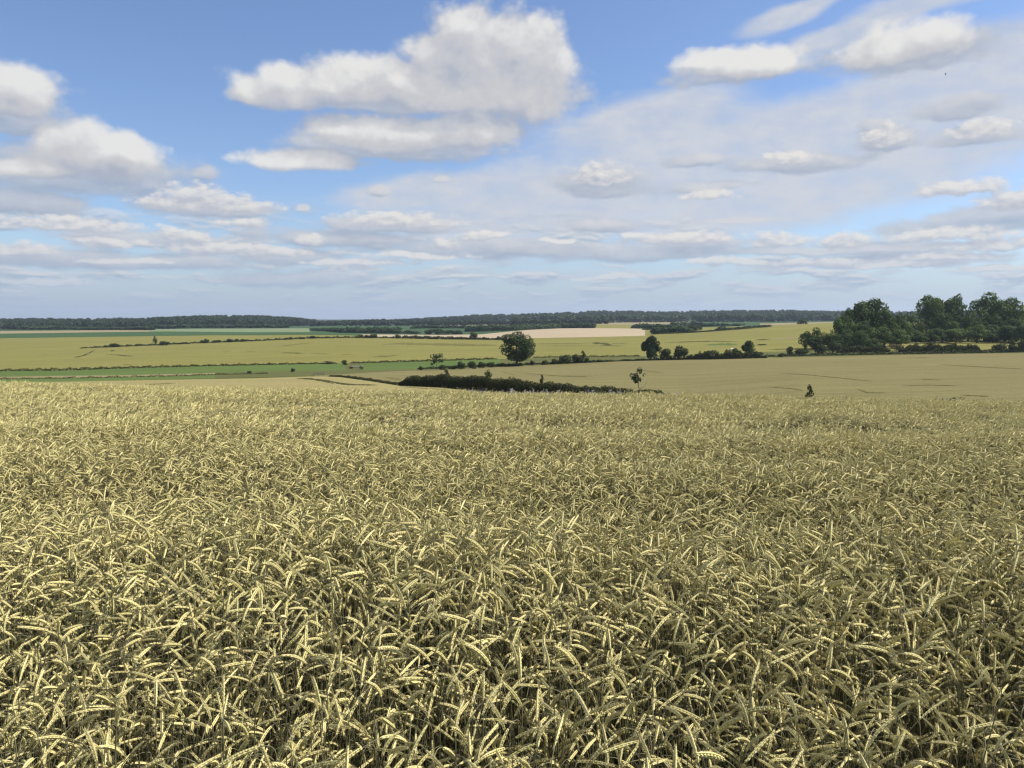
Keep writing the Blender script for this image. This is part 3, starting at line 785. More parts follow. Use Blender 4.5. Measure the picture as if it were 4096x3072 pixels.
for i, (u, d, w, vt) in enumerate([(596, 150, 12, 389.3), (628, 148, 10, 388.8), (645, 147, 9, 389.2), (662, 147, 10, 389.6)]):
    bush(['low bush in the right part of the long hedge', 'bush left of the slender tree foot', 'bush at the slender tree foot', 'last low bush at the right end of the long hedge'][i], u, None, vt, w, d=d)
hedge('weed_line', 'dark low weeds at the right edge of the rye crest', [(925, None, 88, 398.6), (950, None, 87, 398.6), (975, None, 86, 398.4), (1000, None, 85, 399.6)], 1.6, 'bush', 0.2, 12, cat='weeds', lump=.3, seed=12, kind='stuff')

# ---------------- the wood at right
wood_group = 'trees of the wood at right'
WD = [  # u, base distance, top row, width, label, variant
    (868, 400, 297.5, 34, 'tall domed tree at the left of the right hand wood', 1),
    (847, 395, 307, 15, 'pale slim tree left of the tall domed wood tree', 2),
    (842, 388, 315, 20, 'dark tree at the left edge of the wood', 1),
    (930, 405, 294, 26, 'left one of the twin tall trees in the middle of the wood', 1),
    (951, 407, 293.3, 25, 'right one of the twin tall trees in the middle of the wood', 4),
    (985, 405, 290.8, 34, 'tallest tree of the wood, near the right edge of the photo', 3),
    (1005, 402, 296.5, 29, 'broad tree right of the tallest wood tree', 1),
    (1027, 410, 308.5, 22, 'lower tree at the right edge of the photo', 2),
    (884, 392, 309, 22, 'tree on the right shoulder of the tall domed tree', 2),
    (898, 395, 312, 23, 'medium tree in the dip of the wood, left of centre', 3),
    (912, 395, 311, 24, 'medium tree in the dip left of the twin trees', 0),
    (968, 398, 309, 22, 'medium tree between the twin trees and the tallest tree', 0),
    (860, 386, 320, 24, 'lower leafy tree below the tall domed tree', 4),
    (942, 394, 312, 26, 'leafy lower tree below the twin trees', 3),
    (996, 392, 313, 28, 'leafy lower tree below the tallest tree', 0),
    (1016, 388, 318, 22, 'leafy lower tree below the broad right tree', 4),
    (877, 384, 326, 24, 'low front tree second from left in the wood', 1),
    (897, 382, 329, 22, 'low front tree left of the brown scrub', 3),
    (916, 380, 330, 22, 'low front tree behind the brown scrub', 0),
    (935, 380, 328, 22, 'low front tree below the left twin tree', 2),
    (956, 380, 328, 24, 'low shaded front tree below the right twin tree', 1),
    (977, 380, 324, 22, 'low front tree left of the tallest tree foot', 3),
    (993, 379, 327, 20, 'low front tree at the tallest tree foot', 0),
    (1009, 378, 325, 22, 'low front tree near the right edge', 1),
    (1026, 372, 322, 22, 'dark front tree at the right edge of the photo', 4),
    (846, 372, 329, 22, 'leafy tree at the left front corner of the wood', 0),
    (860, 370, 330, 18, 'leafy tree second at the left front of the wood', 3),
    (832, 378, 333, 20, 'dark low tree left of the wood corner', 1),
    (818, 385, 326.8, 18, 'rounded tree on the left tail of the wood', 0),
    (806, 388, 330.5, 14, 'small tree at the left tip of the wood', 3),
    (815, 376, 335.5, 16, 'low tree in front of the left tail', 4),
    (873, 366, 338, 14, 'small front tree at the wood foot above the grass', 2),
]
for (u, d, vt, w, lab, var) in WD:
    tree('wood_tree', lab, u, None, vt, w * 1.12, 'wood', d=d + (48 if u > 903 else 0), tf=0.03, var=var, depth=0.9, group=None)
for (u, vb, vt, w, l) in [(790, 355.6, 346, 8, 'upright bush in the margin left of the rounded one'), (801, 355.4, 348, 16, 'rounded bush in the margin before the wood tail'), (782, 356.8, 353, 6, 'small dark bush at the margin left of the upright one'),
                          (821, 353.5, 343.5, 15, 'dark bush before the left corner of the wood'), (806, None, 340.5, 4, 'tiny bush in the grass below the wood tail'), (835, 353, 340, 13, 'bush at the left foot of the wood'),
                          (1000, 352, 343.6, 15, 'dark bush in the right margin near the photo edge'), (1012, 352, 344, 14, 'dark bush second from the right photo edge'), (1023, 352, 339, 12, 'tall dark bush at the right photo edge')]:
    bush(l, u, vb, vt, w, d=(360 if vb is None else None), depth=.7)
hedge('hedge', 'dark hedge before the wood, left one of two', [(840, None, 352, 2.6), (865, None, 352, 2.7), (890, None, 351, 2.5)], 2.5, 'hedge', 0.4, 26, lump=.3, seed=21)
hedge('hedge', 'dark hedge before the thin yellow strip, right one of two', [(900, None, 350, 2.6), (925, None, 350, 3.3), (950, None, 350, 3.2), (981, None, 350, 2.5)], 2.5, 'hedge', 0.4, 26, lump=.35, seed=22)
bush('brown dry scrub between the two dark hedges', 898, None, 344, 13, 'scrub', d=358, name='scrub', cat='scrub')
tree('sapling', 'slim tree with pale trunk before the left dark hedge', 885, None, 341.5, 7, 'open', d=347, tf=.45, thin=True)
tree('sapling', 'small flat topped tree before the right dark hedge', 929, None, 341.5, 7.5, 'open', d=346, tf=.4, thin=True)
tree('sapling', 'small thin tree before the wood near the right photo edge', 1012, None, 337, 7, 'spiky', d=346, tf=.3, thin=True)

# ---------------- bushes along the line through the wheat
hedge('hedgerow', 'thin low hedgerow crossing the left wheat field', [(80, 348.4, None, .5), (104, 347.4, None, 1.2), (160, 345.1, None, 1.2), (200, 343.1, None, 1.2), (256, 341.1, None, 1.3), (310, 338.5, None, 1.4), (352, 337.8, None, 1.2), (402, 338.3, None, 1.3)], 2.5, 'bush', 0.8, 4, lump=.6, seed=31)
hedge('hedgerow', 'low dark hedge below the pinkish field', [(402, 338.4, None, 2.6), (440, 339.3, None, 2.5), (480, 339.7, None, 2.0), (512, 340, None, 1.0)], 3, 'hedge', 0.8, 6, lump=.3, seed=32)
hr = [(106, 347.4, 345, 4, 'first small bush at left end of the hedgerow'), (113, 347.2, 343.2, 8.5, 'wide double bush near the left end of the hedgerow'), (118.5, 347, 343.6, 4.5, 'bush right beside the wide double bush'),
      (137, 346.2, 343.8, 3.5, 'tiny bush between double bush and the spindly tree'), (164.5, 345.3, 340.8, 10.5, 'wide rounded bush right of the spindly tree'), (180, 344.3, 342.6, 5, 'low bush right of the wide rounded bush'),
      (188, 344, 342.4, 4, 'second low bush right of the wide rounded bush'), (202, 343.2, 339.8, 4, 'small upright bush in the hedgerow'), (206.5, 343, 338.6, 5.5, 'round bush beside the small upright one'), (217, 342.6, 339.9, 9, 'low wide bush right of the round one'),
      (230, 342.2, 338.5, 8, 'round bush, left one of a close pair'), (237, 341.8, 338.8, 5, 'bush in the middle of a close group'), (243.5, 341.6, 338.8, 7, 'round bush, right one of a close group'), (251, 341.3, 339.8, 5, 'low bush trailing the close group'),
      (286, 339.8, 337.6, 4, 'small bush in the hedgerow rising to the right'), (291, 339.6, 336.8, 5, 'rounded bush in the hedgerow rising to the right'), (303, 339, 336.9, 7, 'wide flat bush in the rising hedgerow'), (312, 338.6, 335.7, 6, 'bush where the hedgerow meets the far field'),
      (328, 338.2, 336.3, 4, 'small bush on the hedgerow before the pinkish strip'), (361, 338, 334.3, 7, 'left bush of the three below the pinkish strip'), (367, 338, 334.6, 6, 'middle bush of the three below the pinkish strip'), (373.5, 338.1, 333.9, 8, 'right bush of the three below the pinkish strip'),
      (398, 338.4, 334.1, 6.5, 'round bush at the left end of the low dark hedge'), (488, 339.9, 338, 4, 'tiny bush below the pinkish field'), (499, 340, 336, 5.5, 'round bush left behind the lone oak')]
for (u, vb, vt, w, l) in hr:
    bush(l, u, vb, vt, w)
tree('spindly_tree', 'spindly ragged tree in the hedgerow at left', 155, 345.5, 335.3, 4.8, 'spiky', tf=0.15, thin=True)
tree('small_tree', 'small tree at the lower left corner of the pinkish field', 473.5, 339.6, 331.6, 9, 'bush', tf=0.12)

# ---------------- belts beyond (each tree a thing of its own)
def belt(label, group, u0, u1, d0, d1, vt0, vt1, w, kind='belt', name='belt_tree', jitter=1.0, step=0.72):
    u = u0 + w / 2
    while u < u1 - w / 3:
        t = (u - u0) / (u1 - u0)
        ww = w * random.uniform(1.0, 1.55)
        bush(label, u, None, vt0 + (vt1 - vt0) * t + random.uniform(-.5, .7) * jitter, ww, kind, d=d0 + (d1 - d0) * t, group=group, name=name, cat='tree')
        u += ww * step * 0.62
belt('one of the young green trees in the belt left of the pinkish field', 'young belt trees left', 310, 346, 1290, 1260, 327.3, 327.8, 6)
belt('one of the green trees in the thick belt above the wheat, left of centre', 'thick belt trees', 344, 402, 1090, 1060, 327, 325.8, 8, jitter=1.6)
belt('one of the scattered low trees right of the thick belt', 'scattered low trees', 403, 420, 1040, 1040, 329.8, 330.5, 7)
belt('one of the small trees on the green slope above the pinkish strip', 'small slope trees', 426, 462, 1020, 1010, 328.8, 329.2, 9, jitter=2.0, step=.95)
belt('one of the trees in the belt above the left of the pinkish field', 'upper belt trees', 466, 516, 1120, 1120, 324.3, 323.8, 9, jitter=1.5)
belt('one of the trees in the long belt behind the pinkish field', 'long belt trees', 512, 596, 1150, 1150, 323.2, 322.4, 6.5, jitter=1.0)
hedge('hedge', 'thick green hedge behind the pale pinkish field', [(466, None, 1120, 326), (512, None, 1090, 325.4), (560, None, 1150, 324.2), (594, None, 1160, 324)], 9, 'belt', 1.8, 1.0, lump=.25, seed=41)
hedge('hedge', 'dark hedge right of the small yellow field', [(631, None, 1165, 324), (656, None, 1160, 324)], 9, 'belt', 1.8, 1.0, lump=.25, seed=42)
hedge('hedge', 'low green hedge under the thick belt left of centre', [(312, None, 1220, 328.6), (346, None, 1080, 328.6), (380, None, 1060, 328.6), (402, None, 1050, 329)], 8, 'belt', 1.8, 1.0, lump=.3, seed=43)
hedge('hedge', 'dense undergrowth in the clump at the right corner of the pinkish field', [(648, None, 1060, 328), (665, None, 1030, 326.5), (692, None, 1000, 327)], 22, 'belt', 1.6, .8, lump=.3, seed=44)
hedge('hedge', 'dark even row at the foot of the left wood', [(60, None, 1400, 327.2), (110, None, 1370, 327), (154, None, 1340, 326.8)], 9, 'farleaf', 1.8, 1.0, lump=.2, seed=45)
hedge('hedge', 'low dark hedge rising right towards the wood', [(655, None, 735, 333.4), (700, None, 725, 331.2), (730, None, 722, 329), (768, None, 722, 326)], 5, 'hedge', 1.1, 1.5, lump=.35, seed=46)
hedge('hedge', 'thin dark hedge line below the far ridge', [(430, None, 1650, 321.6), (512, None, 1650, 321), (600, None, 1650, 320.3)], 9, 'farleaf', 2.2, .7, lump=.2, seed=47)
belt('one of the trees in the far row on the green land left of centre', 'far green row trees', 410, 470, 1330, 1330, 325.3, 325, 8, jitter=1)
belt('one of the trees in the low hedge right of the small yellow field', 'low right hedge trees', 631, 664, 1190, 1190, 324, 324, 6, jitter=.5)
belt('one of the trees in the green clump at the right corner of the pinkish field', 'corner clump trees', 648, 692, 1040, 1040, 324.5, 325.6, 9, jitter=2.0)
belt('one of the front trees in the green clump right of the pinkish field', 'front corner clump trees', 650, 694, 740, 735, 326.0, 327.0, 9, jitter=1.6)
belt('one of the middle trees in the green clump right of the pinkish field', 'middle corner clump trees', 652, 704, 860, 850, 323.6, 325.8, 10, jitter=1.6)
belt('one of the bushes along the lower edge of the corner clump', 'clump edge bushes', 650, 716, 760, 720, 330.5, 330.5, 6, jitter=.8)
belt('one of the trees behind the corner clump on the right', 'right row trees', 670, 748, 1200, 1200, 321, 324, 8, jitter=1.2)
belt('one of the low dark bushes on the upper edge of the right wheat', 'right edge bushes', 714, 772, 745, 745, 328.5, 324, 6, jitter=.6)
bush('rounded dark tree on the upper edge of the right wheat', 721, None, 325.8, 10.5, 'belt', d=735)
bush('round dark tree among the fields left of the wood', 802, None, 319.2, 11, 'belt', d=1020)
belt('one of the small bushes before the left wood', 'bushes before left wood', 18, 66, 1420, 1400, 326, 325.5, 11, jitter=1.5, step=.9)
belt('one of the trees in the dark row before the left wood', 'dark left row trees', 62, 154, 1395, 1330, 326.8, 326.2, 7, jitter=.8)
belt('one of the trees in the long even row at the foot of the left wood', 'even row trees', 150, 292, 1480, 1480, 324.3, 324.2, 8, jitter=.5)
belt('one of the tall trees standing free before the right ridge wood', 'ridge foot trees', 512, 690, 2000, 2000, 314.5, 313.5, 10, 'belt', jitter=1.6)
belt('one of the round trees before the ridge at right', 'right ridge foot trees', 690, 842, 1900, 1900, 313.0, 313.5, 9, 'belt', jitter=2.0)
belt('one of the small trees dotted along the hedges left of the centre ridge', 'centre hedge dots', 310, 512, 1750, 1900, 321.0, 320.3, 7, 'far', jitter=1.2)
belt('one of the trees of the dark row below the far ridge', 'ridge dark row trees', 512, 610, 1620, 1620, 319.6, 318.8, 8, 'far', jitter=.6)


# ------------------------------------------------------------------ instancing by geometry nodes
def scatter(name, protos, pts, rot, scl, idx, label, kind='stuff'):
    me = bpy.data.meshes.new(name)
    me.vertices.add(len(pts)); me.vertices.foreach_set('co', np.asarray(pts, dtype=np.float32).ravel())
    for nm, typ, dat in (('rot', 'FLOAT_VECTOR', rot), ('scl', 'FLOAT_VECTOR', scl), ('pick', 'INT', idx)):
        at = me.attributes.new(nm, typ, 'POINT')
        at.data.foreach_set('vector' if typ == 'FLOAT_VECTOR' else 'value', np.asarray(dat, dtype=np.float32 if typ != 'INT' else np.int32).ravel())
    o = obj(name, me)
    ng = bpy.data.node_groups.new(name, 'GeometryNodeTree')
    ng.interface.new_socket('Geometry', in_out='INPUT', socket_type='NodeSocketGeometry')
    ng.interface.new_socket('Geometry', in_out='OUTPUT', socket_type='NodeSocketGeometry')
    N = ng.nodes; Lk = ng.links
    gi, go = N.new('NodeGroupInput'), N.new('NodeGroupOutput')
    join = N.new('GeometryNodeGeometryToInstance')
    for p in protos:
        po = bpy.data.objects.new(name + '_source', p)
        oi = N.new('GeometryNodeObjectInfo'); oi.inputs['Object'].default_value = po
        oi.inputs['As Instance'].default_value = True
        Lk.new(oi.outputs['Geometry'], join.inputs[0])
    # first linked comes first in the instance list or last: either is fine, the pick is random
    iop = N.new('GeometryNodeInstanceOnPoints'); iop.inputs['Pick Instance'].default_value = True
    def attr(nm, typ):
        a = N.new('GeometryNodeInputNamedAttribute'); a.data_type = typ; a.inputs[0].default_value = nm
        return a.outputs[0]
    e2r = N.new('FunctionNodeEulerToRotation'); Lk.new(attr('rot', 'FLOAT_VECTOR'), e2r.inputs[0])
    Lk.new(gi.outputs[0], iop.inputs['Points'])
    gj = N.new('GeometryNodeJoinGeometry')
    for l in list(Lk):
        if l.to_node == join:
            src = l.from_socket; Lk.remove(l); Lk.new(src, gj.inputs[0])
    N.remove(join)
    Lk.new(gj.outputs[0], iop.inputs['Instance'])
    Lk.new(attr('pick', 'INT'), iop.inputs['Instance Index'])
    Lk.new(e2r.outputs[0], iop.inputs['Rotation'])
    Lk.new(attr('scl', 'FLOAT_VECTOR'), iop.inputs['Scale'])
    Lk.new(iop.outputs[0], go.inputs[0])
    md = o.modifiers.new('scatter', 'NODES'); md.node_group = ng
    tag(o, label, kind=kind)
    return o

# ---------------- far woods: masses of crowns
def woodland(name, label, u0, u1, cnear, cfar, spacing, hh, seed, tfrac=(0.0, 1.0), far='far'):
    rng = np.random.default_rng(seed)
    pts = []
    for _ in range(200000):
        if len(pts) > 6000: break
        u = rng.uniform(u0, u1); t = rng.uniform(*tfrac) ** 0.8
        v1, d1 = cnear(u); v2, d2 = cfar(u)
        a = cz_point(np.array(u), v1, d1); b = cz_point(np.array(u), v2, d2)
        p = a * (1 - t) + b * t
        pts.append(p)
        area_w = (u1 - u0) / F * d1
        if len(pts) >= area_w * np.hypot(*(b - a)[:2]) * (tfrac[1] - tfrac[0]) / spacing ** 2: break
    pts = np.array(pts)
    pts[:, 2] = [ground(p[0], p[1]) - 0.5 for p in pts]
    n = len(pts)
    rot = np.zeros((n, 3)); rot[:, 2] = rng.uniform(0, 6.28, n)
    h = hh * rng.uniform(0.75, 1.15, n) * (1 + 0.12 * np.sin(pts[:, 0] * 0.011 + seed))
    scl = np.stack([h * rng.uniform(.75, 1.05, n), h * .9, h], 1)
    return scatter(name, CR[far], pts, rot, scl, rng.integers(0, len(CR[far]), n), label)

woodland('woodland', 'dark far wood on the low ridge at left', -150, 316, cK2, cL2, 12, 16, 3)
woodland('woodland', 'dark far wood across the ridge at centre and right', 316, 1160, cK2, cL2, 15, 15, 4, (0.12, 1.0))


# ------------------------------------------------------------------ rye
def stalk_curve(rnd, L=1.08):
    """returns points along the stem and along the ear; bends towards +X"""
    lean = R(rnd.uniform(-4, 12)); neck = R(rnd.choice([rnd.uniform(40, 80), rnd.uniform(65, 110), rnd.uniform(95, 150), rnd.uniform(75, 125), rnd.uniform(5, 50)]))
    curl = R(rnd.choice([rnd.uniform(0, 25), rnd.uniform(15, 60)])); side = rnd.uniform(-.05, .05)
    neckL = rnd.uniform(0.08, 0.20); earL = rnd.uniform(0.070, 0.145)
    pts = []; p = Vector((0, 0, 0)); n0 = 7
    s0 = L - neckL * 0.55
    for i in range(n0 + 1):
        pts.append(p.copy())
        if i < n0:
            ph = lean * (i / n0) ** 1.5
            p = p + Vector((math.sin(ph), side * i / n0 * .3, math.cos(ph))) * (s0 / n0)
    m = 6
    for i in range(m):
        t = (i + .5) / m; tt = t * t * (3 - 2 * t)
        ph = lean + (neck - lean) * tt
        p = p + Vector((math.sin(ph), side, math.cos(ph))) * (neckL / m); pts.append(p.copy())
    ear = [p.copy()]; k = 10
    for i in range(k):
        ph = neck + curl * (i + .5) / k
        p = p + Vector((math.sin(ph), side, math.cos(ph))) * (earL / k); ear.append(p.copy())
    return pts, ear

def lerp_path(path, t):
    x = t * (len(path) - 1); i = min(int(x), len(path) - 2); f = x - i
    p = path[i].lerp(path[i + 1], f); tn = (path[i + 1] - path[i]).normalized()
    return p, tn

def ear_soup(s, ear, rnd, full=True, mi=0, mia=1):
    nodes = 17 if full else 8
    fat = rnd.uniform(.72, 1.08)
    for j in range(nodes):
        t = j / (nodes - .4)
        p, tn = lerp_path(ear, min(t, .999))
        up = Vector((0, 1, 0)); a = tn.cross(up)
        if a.length < .01: a = Vector((1, 0, 0))
        a.normalize(); b = tn.cross(a).normalized()
        prof = fat * (0.62 + 0.5 * math.sin(math.pi * min(1, t * .85 + .15)))
        if full:
            dirs = [a * .9 + b * .25, -a * .9 - b * .25, b * .85 * (1 if j % 2 else -1)]
        else:
            dirs = [a, -a]
        for q, dd in enumerate(dirs):
            axis = (tn + dd * (0.20 if full else 0.36)).normalized()
            c0 = p + dd * 0.0024 * prof
            Lg = (0.0195 if full else 0.024) * prof * rnd.uniform(.9, 1.15); rg = (0.0036 if full else 0.0058) * prof
            e1_ = axis.cross(b if q < 2 else a).normalized(); e2_ = axis.cross(e1_).normalized()
            mid = c0 + axis * Lg * .45
            base = len(s.v)
            s.v += [tuple(c0), tuple(mid + e1_ * rg), tuple(mid + e2_ * rg), tuple(mid - e1_ * rg), tuple(mid - e2_ * rg), tuple(c0 + axis * Lg)]
            for k in range(4):
                s.f.append((base, base + 1 + k, base + 1 + (k + 1) % 4)); s.mi.append(mi)
                s.f.append((base + 5, base + 1 + (k + 1) % 4, base + 1 + k)); s.mi.append(mi)
            if full or j % 2 == 0:
                tip = c0 + axis * Lg
                aw = (tn * 1.0 + dd * rnd.uniform(.05, .30) + Vector((rnd.uniform(-.1, .1), rnd.uniform(-.1, .1), rnd.uniform(-.1, .1)))).normalized()
                la = rnd.uniform(.012, .028); w_ = e1_ * (0.00045 if full else .0008)
                base = len(s.v)
                s.v += [tuple(tip - w_), tuple(tip + w_), tuple(tip + aw * la)]
                s.f.append((base, base + 1, base + 2)); s.mi.append(mia)

def leaf_soup(s, pts, rnd, mi=0, n=2, base_i=None):
    for _ in range(n):
        i = base_i if base_i is not None else rnd.randint(2, 6)
        p = Vector(pts[i]); a = rnd.uniform(0, 6.28); L = rnd.uniform(.12, .24)
        d = Vector((math.cos(a), math.sin(a), 0)); w = rnd.uniform(.003, .0055); sd = Vector((-d.y, d.x, 0))
        prev = None
        for k in range(5):
            t = k / 4; ph = R(25) + t * R(rnd.uniform(90, 150))
            if k: p = p + (d * math.sin(ph) + Vector((0, 0, math.cos(ph)))) * (L / 4)
            ww = w * (1 - t ** 2 * .9); tw = sd * ww + Vector((0, 0, ww * math.sin(t * 3)))
            cur = (p - tw, p + tw)
            if prev: s.face([prev[0], prev[1], cur[1], cur[0]], mi)
            prev = cur

rr_ = random.Random(5)
NV = 34
curves = [stalk_curve(rr_, rr_.uniform(1.02, 1.14)) for _ in range(NV)]
ear_m, stem_m, leaf_m, full_m = [], [], [], []
for i, (st, ear) in enumerate(curves):
    s = Soup(); ear_soup(s, ear, rr_); ear_m.append(s.build('ear', [M['ear'], M['awn']]))
    s2 = Soup(); s2.tube(st, [0.0022] * 5 + [0.0018] * (len(st) - 5), 4); stem_m.append(s2.build('stem', M['stem'], True))
    s3 = Soup(); leaf_soup(s3, st, rr_, 0, 1, rr_.choice([4, 5])); leaf_m.append(s3.build('leaf', M['rleaf']))
    s4 = Soup(); ear_soup(s4, ear, random.Random(i)); s4.tube(st, [0.0022] * 5 + [0.0018] * (len(st) - 5), 4, 2); leaf_soup(s4, st, rr_, 3, 2)
    full_m.append(s4.build('rye_plant', [M['ear'], M['awn'], M['stem'], M['rleaf']]))

def place(n_per_m2, y0, y1, seed, margin=0.74):
    rng = np.random.default_rng(seed)
    A = margin * (y1 ** 2 - y0 ** 2) + 2 * 1.2 * (y1 - y0)
    n = int(A * n_per_m2)
    y = np.sqrt(rng.uniform(y0 ** 2, y1 ** 2, int(n * 1.0)))
    x = rng.uniform(-1, 1, len(y)) * (margin * y + 1.2)
    return x, y, rng

def headings(x, y, rng):
    # most ears nod down wind (to the right and a little towards us), with wide spread and swirling patches
    base = -0.35 + 1.0 * np.sin(x * 0.55 + 0.8 * np.sin(y * 0.4)) * 0.5 + 0.5 * np.sin(y * 0.8 + x * .3)
    a = base + rng.normal(0, 1.6, len(x))
    flip = rng.uniform(0, 1, len(x)) < 0.30
    return np.where(flip, a + math.pi, a)

def patch_h(x, y):
    return 0.98 + 0.065 * np.sin(y * 1.45 + 0.35 * np.sin(x * .7) + .5) + 0.03 * np.sin(x * 1.1 + y * .6) + 0.035 * np.sin(y * .47 - x * .31)

x, y, rng = place(520, 1.2, 13.0, 21)
z = near_ground(x, y)
hd = headings(x, y, rng)
hs = patch_h(x, y) * rng.normal(1.0, 0.085, len(x))
pick = rng.integers(0, NV, len(x))
# nearest visible stalks become things of their own
topz = z + 1.08 * hs
depth = y * math.cos(TH) - (topz - CZ) * math.sin(TH)
vv_ = 384 + F * (-(topz - CZ) * math.cos(TH) - y * math.sin(TH)) / depth
uu_ = 512 + F * x / depth
vis = (vv_ < 762) & (uu_ > 4) & (uu_ < 1020) & (hs > 0.99)
order = np.argsort(np.where(vis, depth, 1e9))[:300]
sel = np.zeros(len(x), bool); sel[order] = True
G_RYE = 'ripe rye stalks standing nearest the camera'
for i in order:
    root = bpy.data.objects.new('rye_stalk', None); root.empty_display_size = .05
    COL.objects.link(root)
    root.location = (x[i], y[i], z[i]); root.rotation_euler = (0, 0, hd[i]); root.scale = (1, 1, 1)
    sc_ = float(hs[i]); root.scale = (sc_, sc_, sc_)
    tag(root, 'one of the nearest ripe rye stalks with nodding ear along the bottom edge', 'rye', G_RYE)
    k = int(pick[i])
    for nm, me in (('stem', stem_m[k]), ('ear', ear_m[k]), ('leaf', leaf_m[k])):
        c = bpy.data.objects.new(nm, me); COL.objects.link(c); c.parent = root
keep = ~sel
x, y, z, hd, hs, pick = (a[keep] for a in (x, y, z, hd, hs, pick))
rot = np.stack([rng.normal(0, .07, len(x)), rng.normal(.02, .07, len(x)), hd], 1)
scatter('rye_crop', full_m, np.stack([x, y, z], 1), rot, np.stack([hs, hs, hs], 1), pick, 'dense standing ripe rye with nodding ears filling the near field')

# further out: clumps of simpler stalks
clumps = []
for c in range(8):
    rc_ = random.Random(90 + c); s = Soup()
    for k in range(26):
        st, ear = stalk_curve(rc_, rc_.uniform(1.0, 1.15))
        a = -0.35 + rc_.gauss(0, 1.2) + (math.pi if rc_.random() < .22 else 0)
        ox, oy = rc_.uniform(-.17, .17), rc_.uniform(-.17, .17)
        s_ = Soup(); ear_soup(s_, ear, rc_, False)
        s_.tube(st[5:], [0.0026] * len(st[5:]), 3, 2)
        if k % 2: leaf_soup(s_, st, rc_, 3, 1, 6)
        b = len(s.v); ca, sa = math.cos(a), math.sin(a)
        s.v += [(px * ca - py * sa + ox, px * sa + py * ca + oy, pz) for px, py, pz in s_.v]
        s.f += [tuple(b + q for q in f) for f in s_.f]; s.mi += s_.mi
    clumps.append(s.build('rye_clump', [M['ear'], M['awn'], M['stem'], M['rleaf']]))
x, y, rng = place(12, 12.6, 49.0, 22)
z = near_ground(x, y)
hs = patch_h(x, y) * rng.normal(1.0, 0.03, len(x))
rot = np.stack([rng.normal(0, .03, len(x)), rng.normal(0, .03, len(x)), rng.uniform(-.8, .8, len(x))], 1)
scatter('rye_crop', clumps, np.stack([x, y, z], 1), rot, np.stack([hs * 1.05, hs * 1.05, hs], 1), rng.integers(0, len(clumps), len(x)), 'farther standing ripe rye up to the crest of the near field')

# pale lilac seed heads rising above the crest before the hedge
def thistle():
    s = Soup(); rt = random.Random(3)
    for k in range(9):
        bx, by = rt.uniform(-.25, .25), rt.uniform(-.2, .2); h = rt.uniform(1.1, 1.42)
        s.tube([(bx, by, 0), (bx + .02, by, h * .6), (bx + .05, by, h)], [.004, .004, .003], 3, 1)
        for q in range(10):
            a = rt.uniform(0, 6.28); r_ = rt.uniform(.0, .05); L = rt.uniform(.02, .04)
            c = Vector((bx + .05 + math.cos(a) * r_, by + math.sin(a) * r_, h - rt.uniform(0, .14)))
            s.face([c + Vector((-L, 0, 0)), c + Vector((0, -L * .4, -L * .6)), c + Vector((L, 0, 0)), c + Vector((0, L * .3, L * .9))], 0)
    return s.build('seed_heads', [M['lilac'], M['stem']])
tm = thistle()
rng = np.random.default_rng(5)
uu = np.concatenate([rng.uniform(468, 645, 70), rng.uniform(640, 690, 8), rng.uniform(700, 1010, 10)]); dd = rng.uniform(36, 44, len(uu))
tx = (uu - 512) / F * dd; tz = near_ground(tx, dd)
sc_ = rng.uniform(.92, 1.08, len(uu))
scatter('seed_head_patch', [tm], np.stack([tx, dd, tz], 1), np.stack([0 * uu, 0 * uu, rng.uniform(0, 6, len(uu))], 1), np.stack([sc_] * 3, 1), np.zeros(len(uu)), 'pale lilac seed heads poking above the rye before the long hedge')


# ------------------------------------------------------------------ marks in the fields
def ribbon(name, label, pts, width_px, mat, lift=0.06, kind='structure'):
    """a narrow strip lying on the crop along seen points (u, v)"""
    a = np.array(pts, dtype=float)
    L = np.concatenate([[0], np.cumsum(np.hypot(np.diff(a[:, 0]), np.diff(a[:, 1])))])
    n = max(6, int(L[-1] / 2)); s = np.linspace(0, L[-1], n)
    us, vs = np.interp(s, L, a[:, 0]), np.interp(s, L, a[:, 1])
    rn = random.Random(int(a[0, 0] * 7)); verts = []
    for i, (u, v) in enumerate(zip(us, vs)):
        e = min(1, 4 * min(i, n - 1 - i) / n + .15)
        w = width_px * (0.5 + rn.random() * .9) * e / 2
        p0, p1 = spot(u, v + w), spot(u, v - w)
        verts += [(p0.x, p0.y, p0.z + lift), (p1.x, p1.y, p1.z + lift)]
    f = [(2 * i, 2 * i + 2, 2 * i + 3, 2 * i + 1) for i in range(n - 1)]
    o = obj(name, mesh_np(name, verts, f, M[mat], True))
    tag(o, label, kind=kind)

